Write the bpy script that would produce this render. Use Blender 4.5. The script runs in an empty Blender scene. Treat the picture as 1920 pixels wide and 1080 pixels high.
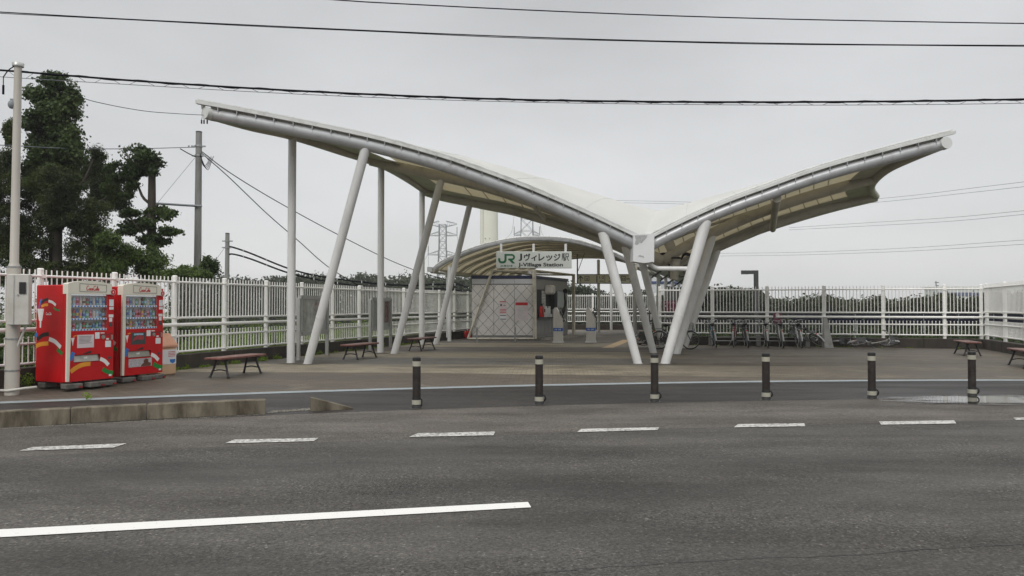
import bpy, math, random
import numpy as np
from mathutils import Vector, Matrix, noise as mnoise
R = math.radians
random.seed(7); rng = np.random.default_rng(7)
sc = bpy.context.scene
COL = sc.collection
# ------------------------------------------------------------------ camera
FPX, PITCH, CAMH = 1450.0, 0.024, 1.6
cam = bpy.data.cameras.new('camera'); camo = bpy.data.objects.new('camera', cam); COL.objects.link(camo)
camo.location = (0, 0, CAMH); camo.rotation_euler = (math.pi/2 + PITCH, 0, 0)
cam.sensor_width = 36; cam.lens = 36*FPX/1920; cam.clip_start = .1; cam.clip_end = 5000
sc.camera = camo
# ------------------------------------------------------------------ world, sun, exposure
sc.view_settings.view_transform = 'Standard'; sc.view_settings.look = 'None'
sc.view_settings.exposure = 0.0; sc.view_settings.gamma = 1
sc.cycles.max_bounces = 8; sc.cycles.use_denoising = True
SUN_EL, SUN_AZ = 40, 200          # azimuth clockwise from +Y
w = bpy.data.worlds.new('World'); sc.world = w; w.use_nodes = True
nt = w.node_tree; nt.nodes.clear()
def wn(t): return nt.nodes.new(t)
tc = wn('ShaderNodeTexCoord'); sep = wn('ShaderNodeSeparateXYZ'); nt.links.new(tc.outputs['Generated'], sep.inputs[0])
ramp = wn('ShaderNodeValToRGB'); nt.links.new(sep.outputs['Z'], ramp.inputs[0])
cr = ramp.color_ramp
cr.elements[0].position = 0.0; cr.elements[0].color = (.62, .635, .645, 1)
cr.elements[1].position = 1.0; cr.elements[1].color = (1.50, 1.48, 1.45, 1)
for p, c in ((.05, (.70, .705, .70)), (.14, (.645, .655, .665)), (.30, (.58, .59, .60)), (.42, (.53, .54, .55)), (.62, (1.05, 1.04, 1.02))):
    e = cr.elements.new(p); e.color = c + (1,)
mp = wn('ShaderNodeMapping'); mp.inputs['Scale'].default_value = (1.1, 1.1, 3.2); nt.links.new(tc.outputs['Generated'], mp.inputs[0])
nz = wn('ShaderNodeTexNoise'); nz.inputs['Scale'].default_value = 1.3; nz.inputs['Detail'].default_value = 5; nz.inputs['Roughness'].default_value = .5
nt.links.new(mp.outputs[0], nz.inputs['Vector'])
mr = wn('ShaderNodeMapRange'); mr.inputs[1].default_value = .3; mr.inputs[2].default_value = .7; mr.inputs[3].default_value = .80; mr.inputs[4].default_value = 1.15
nt.links.new(nz.outputs[0], mr.inputs[0])
mx = wn('ShaderNodeVectorMath'); mx.operation = 'SCALE'; nt.links.new(ramp.outputs[0], mx.inputs[0]); nt.links.new(mr.outputs[0], mx.inputs[3])
bg = wn('ShaderNodeBackground'); nt.links.new(mx.outputs[0], bg.inputs[0]); bg.inputs[1].default_value = 1.05
sky = wn('ShaderNodeTexSky'); sky.sky_type = 'NISHITA'; sky.sun_disc = False
sky.sun_elevation = R(SUN_EL); sky.sun_rotation = R(SUN_AZ)
bg2 = wn('ShaderNodeBackground'); nt.links.new(sky.outputs[0], bg2.inputs[0]); bg2.inputs[1].default_value = .004
ad = wn('ShaderNodeAddShader'); out = wn('ShaderNodeOutputWorld')
nt.links.new(bg.outputs[0], ad.inputs[0]); nt.links.new(bg2.outputs[0], ad.inputs[1]); nt.links.new(ad.outputs[0], out.inputs[0])
sl = bpy.data.lights.new('sun', 'SUN'); sl.energy = 1.35; sl.angle = R(28); sl.color = (1, .97, .93)
so = bpy.data.objects.new('sun', sl); COL.objects.link(so)
sd = Vector((math.sin(R(SUN_AZ))*math.cos(R(SUN_EL)), math.cos(R(SUN_AZ))*math.cos(R(SUN_EL)), math.sin(R(SUN_EL))))
so.rotation_euler = (-sd).to_track_quat('-Z', 'Y').to_euler()
# ------------------------------------------------------------------ helpers
PZ = .12                      # level of the paved forecourt
def P(px, py, Y):
    """point seen at photo position (px, py) at distance Y in front of the camera"""
    u, v = (px-960)/FPX, (540-py)/FPX
    c, s = math.cos(PITCH), math.sin(PITCH)
    t = Y/(c - v*s)
    return Vector((u*t, Y, CAMH + t*(s + v*c)))
def G(px, py, z=0.0):
    u, v = (px-960)/FPX, (540-py)/FPX
    c, s = math.cos(PITCH), math.sin(PITCH)
    t = (z-CAMH)/(s + v*c)
    return Vector((u*t, (c - v*s)*t, z))
def lerp(a, b, t): return a + (b-a)*t
def spline(pts, n):
    """Catmull-Rom through points, n samples evenly in chord length"""
    p = [Vector(q) for q in pts]
    if len(p) == 2: return [p[0].lerp(p[1], i/(n-1)) for i in range(n)]
    d = [0]
    for a, b in zip(p, p[1:]): d.append(d[-1] + (b-a).length)
    out = []
    for i in range(n):
        s = d[-1]*i/(n-1); k = 0
        while k < len(p)-2 and s > d[k+1]: k += 1
        t = (s-d[k])/(d[k+1]-d[k]); p1, p2 = p[k], p[k+1]
        p0 = p[k-1] if k else p1*2-p2; p3 = p[k+2] if k+2 < len(p) else p2*2-p1
        out.append(.5*((2*p1) + (p2-p0)*t + (2*p0-5*p1+4*p2-p3)*t*t + (3*p1-p0-3*p2+p3)*t**3))
    return out
class MB:
    def __init__(s): s.v = []; s.f = []; s.m = []; s.sm = []
    def add(s, vs, fs, m=0, smooth=False):
        o = len(s.v); s.v += [tuple(v) for v in vs]
        for f in fs: s.f.append(tuple(o+i for i in f)); s.m.append(m); s.sm.append(smooth)
        return s
    def box(s, c, d, m=0, rot=None, bev=0.0):
        c = Vector(c); x, y, z = d[0]/2, d[1]/2, d[2]/2
        if bev > 0:
            b = min(bev, x*.45, y*.45, z*.45); vs = []
            import itertools
            idx = {}
            for sx, sy, sz in itertools.product((-1, 1), repeat=3):
                for ax in range(3):
                    q = [sx*x, sy*y, sz*z]
                    for k in range(3):
                        if k != ax: q[k] -= (sx, sy, sz)[k]*b
                    idx[(sx, sy, sz, ax)] = len(vs); vs.append(Vector(q))
            fs = []
            for ax in range(3):
                a, bb = (ax+1) % 3, (ax+2) % 3
                for sg in (-1, 1):
                    f = []
                    for (i, j) in ((-1, -1), (1, -1), (1, 1), (-1, 1)):
                        q = [0]*3; q[ax] = sg; q[a] = i; q[bb] = j; f.append(idx[(q[0], q[1], q[2], ax)])
                    fs.append(f if sg > 0 else f[::-1])
            for ax in range(3):          # edges along ax
                a, bb = (ax+1) % 3, (ax+2) % 3
                for i in (-1, 1):
                    for j in (-1, 1):
                        def id(e, axx):
                            q = [0]*3; q[ax] = e; q[a] = i; q[bb] = j; return idx[(q[0], q[1], q[2], axx)]
                        f = [id(-1, a), id(1, a), id(1, bb), id(-1, bb)]
                        fs.append(f if i*j < 0 else f[::-1])
            for sx, sy, sz in itertools.product((-1, 1), repeat=3):
                f = [idx[(sx, sy, sz, k)] for k in range(3)]
                fs.append(f if sx*sy*sz > 0 else f[::-1])
        else:
            vs = [Vector((i*x, j*y, k*z)) for k in (-1, 1) for j in (-1, 1) for i in (-1, 1)]
            fs = [(0, 2, 3, 1), (4, 5, 7, 6), (0, 1, 5, 4), (2, 6, 7, 3), (0, 4, 6, 2), (1, 3, 7, 5)]
        if rot is not None: vs = [rot @ v for v in vs]
        return s.add([c+v for v in vs], fs, m)
    def tube(s, pts, r, n=8, m=0, caps=True, smooth=True):
        p = [Vector(q) for q in pts]; N = len(p)
        rr = list(r) if hasattr(r, '__len__') else [r]*N
        rings = []; up = None
        for i in range(N):
            t = (p[min(i+1, N-1)] - p[max(i-1, 0)])
            t = t.normalized() if t.length > 1e-9 else Vector((0, 0, 1))
            if up is None: up = Vector((0, 0, 1)) if abs(t.z) < .9 else Vector((0, 1, 0))
            a = t.cross(up).normalized(); up = a.cross(t).normalized()
            rings.append([p[i] + rr[i]*(math.cos(2*math.pi*k/n)*a + math.sin(2*math.pi*k/n)*up) for k in range(n)])
        vs = [q for ring in rings for q in ring]; fs = []
        for i in range(N-1):
            for k in range(n):
                fs.append((i*n+k, i*n+(k+1) % n, (i+1)*n+(k+1) % n, (i+1)*n+k))
        s.add(vs, fs, m, smooth)
        if caps:
            s.add(rings[0], [tuple(range(n))[::-1]], m); s.add(rings[-1], [tuple(range(n))], m)
        return s
    def cyl(s, c, r, h, n=16, m=0, r2=None):
        c = Vector(c); return s.tube([c, c+Vector((0, 0, h))], [r, r if r2 is None else r2], n, m)
    def quad(s, a, b, c, d, m=0): return s.add([a, b, c, d], [(0, 1, 2, 3)], m)
    def prism(s, poly, vec, m=0):
        n = len(poly); vec = Vector(vec); a = [Vector(p) for p in poly]; b = [p+vec for p in a]
        fs = [tuple(range(n))[::-1], tuple(range(n, 2*n))] + [(i, (i+1) % n, n+(i+1) % n, n+i) for i in range(n)]
        return s.add(a+b, fs, m)
    def ball(s, c, r, n=10, m=0, sc=(1, 1, 1)):
        c = Vector(c); h = n//2; vs = []; fs = []
        for i in range(h+1):
            th = math.pi*i/h
            for k in range(n):
                ph = 2*math.pi*k/n
                vs.append(c + Vector((sc[0]*r*math.sin(th)*math.cos(ph), sc[1]*r*math.sin(th)*math.sin(ph), sc[2]*r*math.cos(th))))
        for i in range(h):
            for k in range(n): fs.append((i*n+k, (i+1)*n+k, (i+1)*n+(k+1) % n, i*n+(k+1) % n))
        return s.add(vs, fs, m, True)
    def torus(s, c, ax, Rr, r, N=28, n=6, m=0):
        ax = Vector(ax).normalized(); t = Vector((0, 0, 1)) if abs(ax.z) < .9 else Vector((1, 0, 0))
        a = ax.cross(t).normalized(); b = ax.cross(a); c = Vector(c); vs = []; fs = []
        for i in range(N):
            d = math.cos(2*math.pi*i/N)*a + math.sin(2*math.pi*i/N)*b
            for k in range(n):
                q = 2*math.pi*k/n; vs.append(c + d*(Rr+r*math.cos(q)) + ax*(r*math.sin(q)))
        for i in range(N):
            for k in range(n): fs.append((i*n+k, i*n+(k+1) % n, ((i+1) % N)*n+(k+1) % n, ((i+1) % N)*n+k))
        return s.add(vs, fs, m, True)
    def xf(s, M): s.v = [tuple(M @ Vector(v)) for v in s.v]; return s
    def build(s, name, mats, parent=None, world=False):
        me = bpy.data.meshes.new(name)
        vs = s.v
        if world and parent is not None:
            L = parent.location; vs = [(v[0]-L.x, v[1]-L.y, v[2]-L.z) for v in vs]
        me.from_pydata(vs, [], s.f)
        if not isinstance(mats, (list, tuple)): mats = [mats]
        for m in mats: me.materials.append(m)
        me.polygons.foreach_set('material_index', s.m); me.polygons.foreach_set('use_smooth', s.sm)
        me.update()
        o = bpy.data.objects.new(name, me); COL.objects.link(o)
        if parent is not None: o.parent = parent
        return o
def tag(o, label, cat, group=None, kind=None):
    if label: o['label'] = label
    if cat: o['category'] = cat
    if group: o['group'] = group
    if kind: o['kind'] = kind
    return o
def thing(name, label, cat, loc=(0, 0, 0), rz=0.0, group=None):
    o = bpy.data.objects.new(name, None); COL.objects.link(o); o.location = loc; o.rotation_euler = (0, 0, rz)
    o.empty_display_size = .3
    return tag(o, label, cat, group)
def structure(o): o['kind'] = 'structure'; return o
def copy_tree(o, parent=None):
    c = o.copy(); COL.objects.link(c)
    if parent is not None: c.parent = parent
    for ch in [q for q in o.children]: copy_tree(ch, c)
    return c
# ---- materials
def mat(name, col, rough=.6, metal=0.0, var=.12, vs=4.0, bump=0.0, bs=60.0, dirt=None, ds=1.2, dth=(.5, .72), trans=0.0, spec=.5, coat=0.0, stretch=(1, 1, 1)):
    m = bpy.data.materials.new(name); m.use_nodes = True; t = m.node_tree; N = t.nodes; L = t.links
    b = N['Principled BSDF']; b.inputs['Roughness'].default_value = rough; b.inputs['Metallic'].default_value = metal
    b.inputs['Specular IOR Level'].default_value = spec; b.inputs['Coat Weight'].default_value = coat
    co = N.new('ShaderNodeTexCoord'); mpn = N.new('ShaderNodeMapping'); mpn.inputs['Scale'].default_value = stretch
    geo = N.new('ShaderNodeNewGeometry'); L.new(geo.outputs['Position'], mpn.inputs[0])
    n1 = N.new('ShaderNodeTexNoise'); n1.inputs['Scale'].default_value = vs; n1.inputs['Detail'].default_value = 6; L.new(mpn.outputs[0], n1.inputs['Vector'])
    r = N.new('ShaderNodeValToRGB'); L.new(n1.outputs[0], r.inputs[0])
    r.color_ramp.elements[0].position = .3; r.color_ramp.elements[1].position = .7
    r.color_ramp.elements[0].color = tuple(c*(1-var) for c in col)+(1,); r.color_ramp.elements[1].color = tuple(min(1, c*(1+var)) for c in col)+(1,)
    last = r.outputs[0]
    if dirt:
        n2 = N.new('ShaderNodeTexNoise'); n2.inputs['Scale'].default_value = ds; n2.inputs['Detail'].default_value = 8; n2.inputs['Roughness'].default_value = .65
        L.new(mpn.outputs[0], n2.inputs['Vector'])
        q = N.new('ShaderNodeMapRange'); q.inputs[1].default_value = dth[0]; q.inputs[2].default_value = dth[1]; q.inputs[4].default_value = .85; L.new(n2.outputs[0], q.inputs[0])
        x = N.new('ShaderNodeMix'); x.data_type = 'RGBA'; L.new(q.outputs[0], x.inputs[0]); L.new(last, x.inputs[6]); x.inputs[7].default_value = tuple(dirt)+(1,)
        last = x.outputs[2]
    L.new(last, b.inputs['Base Color'])
    if bump > 0:
        n3 = N.new('ShaderNodeTexNoise'); n3.inputs['Scale'].default_value = bs; n3.inputs['Detail'].default_value = 4; L.new(mpn.outputs[0], n3.inputs['Vector'])
        bp = N.new('ShaderNodeBump'); bp.inputs['Strength'].default_value = bump; bp.inputs['Distance'].default_value = .01; L.new(n3.outputs[0], bp.inputs['Height']); L.new(bp.outputs[0], b.inputs['Normal'])
    if trans > 0:
        tr = N.new('ShaderNodeBsdfTranslucent'); L.new(last, tr.inputs[0]); ms = N.new('ShaderNodeMixShader'); ms.inputs[0].default_value = trans
        L.new(b.outputs[0], ms.inputs[1]); L.new(tr.outputs[0], ms.inputs[2]); L.new(ms.outputs[0], N['Material Output'].inputs[0])
    return m
M = {}
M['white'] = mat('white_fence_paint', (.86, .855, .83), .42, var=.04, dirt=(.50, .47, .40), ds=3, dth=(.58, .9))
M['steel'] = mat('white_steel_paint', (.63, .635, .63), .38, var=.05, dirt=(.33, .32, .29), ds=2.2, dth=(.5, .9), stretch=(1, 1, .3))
M['steelgrey'] = mat('silver_grey_steel_paint', (.42, .43, .44), .33, metal=.25, var=.08, dirt=(.22, .21, .19), ds=3, dth=(.5, .85))
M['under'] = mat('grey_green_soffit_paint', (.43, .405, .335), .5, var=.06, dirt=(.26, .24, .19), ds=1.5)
M['fascia'] = mat('pale_fascia_metal', (.62, .63, .62), .4, var=.05, dirt=(.4, .4, .37), ds=3)
M['node'] = mat('node_box_paint', (.66, .67, .68), .4, var=.03)
M['peel'] = mat('peeled_primer', (.36, .37, .37), .7, var=.2, vs=30)
M['galv'] = mat('galvanised_steel', (.34, .35, .35), .4, metal=.7, var=.15, vs=20)
M['alu'] = mat('aluminium_frame', (.45, .46, .45), .35, metal=.6, var=.06)
M['concpole'] = mat('grey_concrete_pole', (.24, .24, .235), .8, var=.12, vs=5, dirt=(.13, .13, .12), ds=2, stretch=(1, 1, .25))
M['poleivory'] = mat('ivory_painted_pole', (.46, .43, .385), .45, var=.05, dirt=(.35, .32, .27), ds=2, dth=(.55, .85), stretch=(1, 1, .3))
M['boxivory'] = mat('ivory_meter_box', (.54, .53, .49), .4, var=.04, dirt=(.4, .38, .33), ds=2)
M['black'] = mat('black_rubber', (.009, .009, .010), .6, var=.2, vs=20)
M['wire'] = mat('black_cable_sheath', (.006, .006, .010), .8, spec=.15)
M['wiregrey'] = mat('grey_conductor', (.14, .15, .17), .6)
M['brown'] = mat('dark_brown_bollard', (.024, .0195, .018), .6, spec=.25, var=.18, vs=9, dirt=(.045, .04, .034), ds=5)
M['reflect'] = mat('reflective_cream_band', (.36, .355, .29), .3, var=.05, dirt=(.4, .38, .3), ds=8)
M['bench'] = mat('red_brown_bench_plank', (.17, .066, .052), .5, spec=.35, var=.15, vs=6, dirt=(.10, .05, .04), ds=5, coat=.2)
M['iron'] = mat('black_cast_iron', (.008, .008, .012), .55, var=.2)
M['red'] = mat('red_machine_paint', (.50, .004, .007), .42, var=.05, coat=.0, spec=.3, dirt=(.33, .01, .012), ds=1.5, dth=(.5, .9))
M['darkred'] = mat('red_machine_recess', (.20, .006, .008), .4)
M['cream'] = mat('cream_machine_trim', (.70, .67, .57), .35, var=.04)
M['blueb'] = mat('blue_decal', (.02, .16, .50), .35); M['blackb'] = mat('black_decal', (.012, .01, .01), .35)
M['whiteb'] = mat('white_decal', (.75, .74, .72), .35, var=.03); M['orange'] = mat('orange_decal', (.72, .29, .02), .35); M['green'] = mat('green_decal', (.01, .22, .035), .35)
M['redtext'] = mat('red_lettering', (.50, .01, .015), .4)
M['silver'] = mat('brushed_steel', (.38, .37, .33), .3, metal=.8, var=.15, vs=9)
M['darkgrey'] = mat('dark_grey_plastic', (.05, .052, .055), .5)
M['pinkpaper'] = mat('pale_pink_poster', (.62, .55, .56), .5, var=.08, vs=6); M['paper'] = mat('white_paper', (.70, .71, .72), .5, var=.06, vs=8)
M['bin'] = mat('salmon_plastic', (.60, .33, .22), .4, var=.06, dirt=(.5, .22, .12), ds=3)
M['binlight'] = mat('faded_peach_plastic', (.60, .40, .25), .5, var=.08)
M['conc'] = mat('weathered_concrete', (.26, .25, .22), .85, var=.2, vs=3, bump=.5, bs=40, dirt=(.10, .09, .07), ds=2.2, dth=(.45, .7))
M['footblock'] = mat('dark_weathered_block', (.12, .115, .105), .9, var=.3, vs=8, bump=.6, bs=60, dirt=(.05, .045, .038), ds=6)
M['conc2'] = mat('pale_grey_concrete', (.36, .36, .345), .8, var=.12, vs=4, dirt=(.2, .2, .18), ds=3)
M['kerb'] = mat('mossy_kerb_concrete', (.17, .148, .11), .9, var=.28, vs=3.5, bump=.6, bs=45, dirt=(.040, .030, .017), ds=3.4, dth=(.41, .60), stretch=(1, 1, .28))
M['wall'] = mat('dark_stained_base_wall', (.045, .036, .03), .85, var=.3, vs=3, bump=.4, bs=30, dirt=(.025, .028, .014), ds=2, stretch=(1, 1, .4))
M['booth'] = mat('pale_booth_panel', (.64, .62, .60), .4, var=.05, vs=1.2, dirt=(.42, .40, .37), ds=1.4)
M['boothtop'] = mat('light_grey_booth_band', (.50, .51, .53), .35, var=.04); M['navydark'] = mat('dark_navy_sheet', (.006, .007, .018), .8, spec=.1)
M['farbush'] = None
M['navy'] = mat('navy_trim', (.008, .015, .06), .4)
M['joint'] = mat('dark_panel_joint', (.03, .03, .032), .7)
M['boothside'] = mat('grey_side_panel', (.27, .27, .265), .4, var=.07); M['ivoryframe'] = mat('ivory_steel_frame', (.55, .52, .44), .45, var=.07, dirt=(.3, .27, .22), ds=5)
M['recess'] = mat('dark_recess', (.03, .03, .03), .7); M['counter'] = mat('dark_counter', (.05, .045, .04), .35)
M['signgrey'] = mat('pale_green_grey_sign_face', (.52, .55, .52), .4, var=.03); M['signtext'] = mat('black_sign_lettering', (.008, .01, .01), .5); M['jrgreen'] = mat('green_sign_lettering', (.004, .11, .035), .5)
M['yellowsign'] = mat('cream_direction_panel', (.50, .49, .36), .4, var=.04); M['icblue'] = mat('blue_band', (.02, .10, .42), .35)
M['maroon'] = mat('maroon_sign_face', (.13, .01, .045), .4); M['fire'] = mat('red_extinguisher', (.62, .02, .015), .25)
M['glass_board'] = mat('glazed_faded_map', (.34, .37, .33), .12, var=.35, vs=7)
M['notice'] = mat('faded_notice', (.44, .49, .49), .2, var=.08); M['posterdark'] = mat('dark_event_poster', (.20, .10, .09), .25, var=.6, vs=9)
M['tower'] = mat('cream_concrete_tower', (.72, .71, .63), .8, var=.04, vs=.2); M['lattice'] = mat('galvanised_lattice', (.22, .24, .26), .6)
M['building'] = mat('pale_building_wall', (.55, .57, .58), .7); M['buildblue'] = mat('slate_blue_band', (.05, .07, .16), .5)
M['bark'] = mat('dark_bark', (.045, .036, .028), .9, var=.3, vs=8, bump=.8, bs=20, stretch=(1, 1, .3))
M['tyre'] = mat('bicycle_tyre', (.02, .02, .02), .7); M['rim'] = mat('bicycle_alloy', (.30, .30, .30), .3, metal=.8)
def glassmat():
    m = bpy.data.materials.new('clear_pane'); m.use_nodes = True; t = m.node_tree; N = t.nodes; N.clear()
    o = N.new('ShaderNodeOutputMaterial'); a = N.new('ShaderNodeBsdfTransparent'); g = N.new('ShaderNodeBsdfGlossy'); g.inputs['Roughness'].default_value = .04
    f = N.new('ShaderNodeLayerWeight'); f.inputs[0].default_value = .25; ma = N.new('ShaderNodeMath'); ma.operation = 'MULTIPLY_ADD'; ma.inputs[1].default_value = .16; ma.inputs[2].default_value = .02
    x = N.new('ShaderNodeMixShader'); L = t.links; L.new(f.outputs[1], ma.inputs[0]); L.new(ma.outputs[0], x.inputs[0]); L.new(a.outputs[0], x.inputs[1]); L.new(g.outputs[0], x.inputs[2]); L.new(x.outputs[0], o.inputs[0])
    return m
M['pane'] = glassmat()
def membrane_mat():
    m = bpy.data.materials.new('white_membrane'); m.use_nodes = True; t = m.node_tree; N = t.nodes; L = t.links
    b = N['Principled BSDF']; b.inputs['Roughness'].default_value = .5
    geo = N.new('ShaderNodeNewGeometry')
    n1 = N.new('ShaderNodeTexNoise'); n1.inputs['Scale'].default_value = .8; n1.inputs['Detail'].default_value = 6; L.new(geo.outputs['Position'], n1.inputs['Vector'])
    r = N.new('ShaderNodeValToRGB'); L.new(n1.outputs[0], r.inputs[0]); r.color_ramp.elements[0].position = .35; r.color_ramp.elements[1].position = .65
    r.color_ramp.elements[0].color = (.76, .785, .80, 1); r.color_ramp.elements[1].color = (.84, .865, .88, 1)
    L.new(r.outputs[0], b.inputs['Base Color'])
    tr = N.new('ShaderNodeBsdfTranslucent'); tr.inputs[0].default_value = (.82, .76, .61, 1)
    ms = N.new('ShaderNodeMixShader'); ms.inputs[0].default_value = .42
    L.new(b.outputs[0], ms.inputs[1]); L.new(tr.outputs[0], ms.inputs[2]); L.new(ms.outputs[0], N['Material Output'].inputs[0])
    return m
M['membrane'] = membrane_mat()
def leafmat(name, dark, light, scale=.55, rough=.55, tr=.25):
    m = bpy.data.materials.new(name); m.use_nodes = True; t = m.node_tree; N = t.nodes; L = t.links
    b = N['Principled BSDF']; b.inputs['Roughness'].default_value = rough; b.inputs['Specular IOR Level'].default_value = .3
    geo = N.new('ShaderNodeNewGeometry'); n1 = N.new('ShaderNodeTexNoise'); n1.inputs['Scale'].default_value = scale; n1.inputs['Detail'].default_value = 4
    L.new(geo.outputs['Position'], n1.inputs['Vector'])
    n2 = N.new('ShaderNodeTexNoise'); n2.inputs['Scale'].default_value = scale*14; L.new(geo.outputs['Position'], n2.inputs['Vector'])
    ma = N.new('ShaderNodeMath'); ma.operation = 'MULTIPLY_ADD'; ma.inputs[1].default_value = .45; L.new(n2.outputs[0], ma.inputs[0]); 
    mb = N.new('ShaderNodeMath'); mb.operation = 'MULTIPLY'; mb.inputs[1].default_value = .6; L.new(n1.outputs[0], mb.inputs[0]); L.new(mb.outputs[0], ma.inputs[2])
    r = N.new('ShaderNodeValToRGB'); L.new(ma.outputs[0], r.inputs[0]); r.color_ramp.elements[0].position = .40; r.color_ramp.elements[1].position = .68
    r.color_ramp.elements[0].color = tuple(dark)+(1,); r.color_ramp.elements[1].color = tuple(light)+(1,)
    L.new(r.outputs[0], b.inputs['Base Color'])
    tl = N.new('ShaderNodeBsdfTranslucent'); L.new(r.outputs[0], tl.inputs[0]); ms = N.new('ShaderNodeMixShader'); ms.inputs[0].default_value = tr
    L.new(b.outputs[0], ms.inputs[1]); L.new(tl.outputs[0], ms.inputs[2]); L.new(ms.outputs[0], N['Material Output'].inputs[0])
    return m
M['cedar'] = leafmat('cedar_foliage', (.013, .024, .008), (.080, .108, .022), tr=.35)
M['vine'] = leafmat('vine_foliage', (.018, .036, .012), (.085, .125, .035), .9, tr=.35)
M['broad'] = leafmat('broad_foliage', (.016, .033, .010), (.075, .115, .028), .8, tr=.35)
M['pine'] = leafmat('far_pine_foliage', (.022, .032, .018), (.070, .088, .045), .12)
M['farbush'] = leafmat('far_scrub_foliage', (.018, .028, .012), (.065, .082, .032), .3)
M['fresh'] = leafmat('fresh_shrub_foliage', (.030, .058, .012), (.13, .19, .04), .9, tr=.4)
M['weed'] = leafmat('roadside_weeds', (.09, .15, .015), (.26, .38, .05), 1.1, tr=.45)
M['bush'] = leafmat('dark_bush', (.022, .042, .010), (.085, .125, .03), .5, tr=.35)
def lit(name, col, e):
    m = mat(name, col, .5); b = m.node_tree.nodes['Principled BSDF']; b.inputs['Emission Color'].default_value = tuple(col)+(1,); b.inputs['Emission Strength'].default_value = e; return m
M['glowback'] = lit('glowing_display_back', (.36, .34, .35), .05); M['addedlight'] = lit('added_display_light', (.9, .95, 1.0), .3)  # weak glow put into the display back, light strip added to brighten the window
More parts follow.
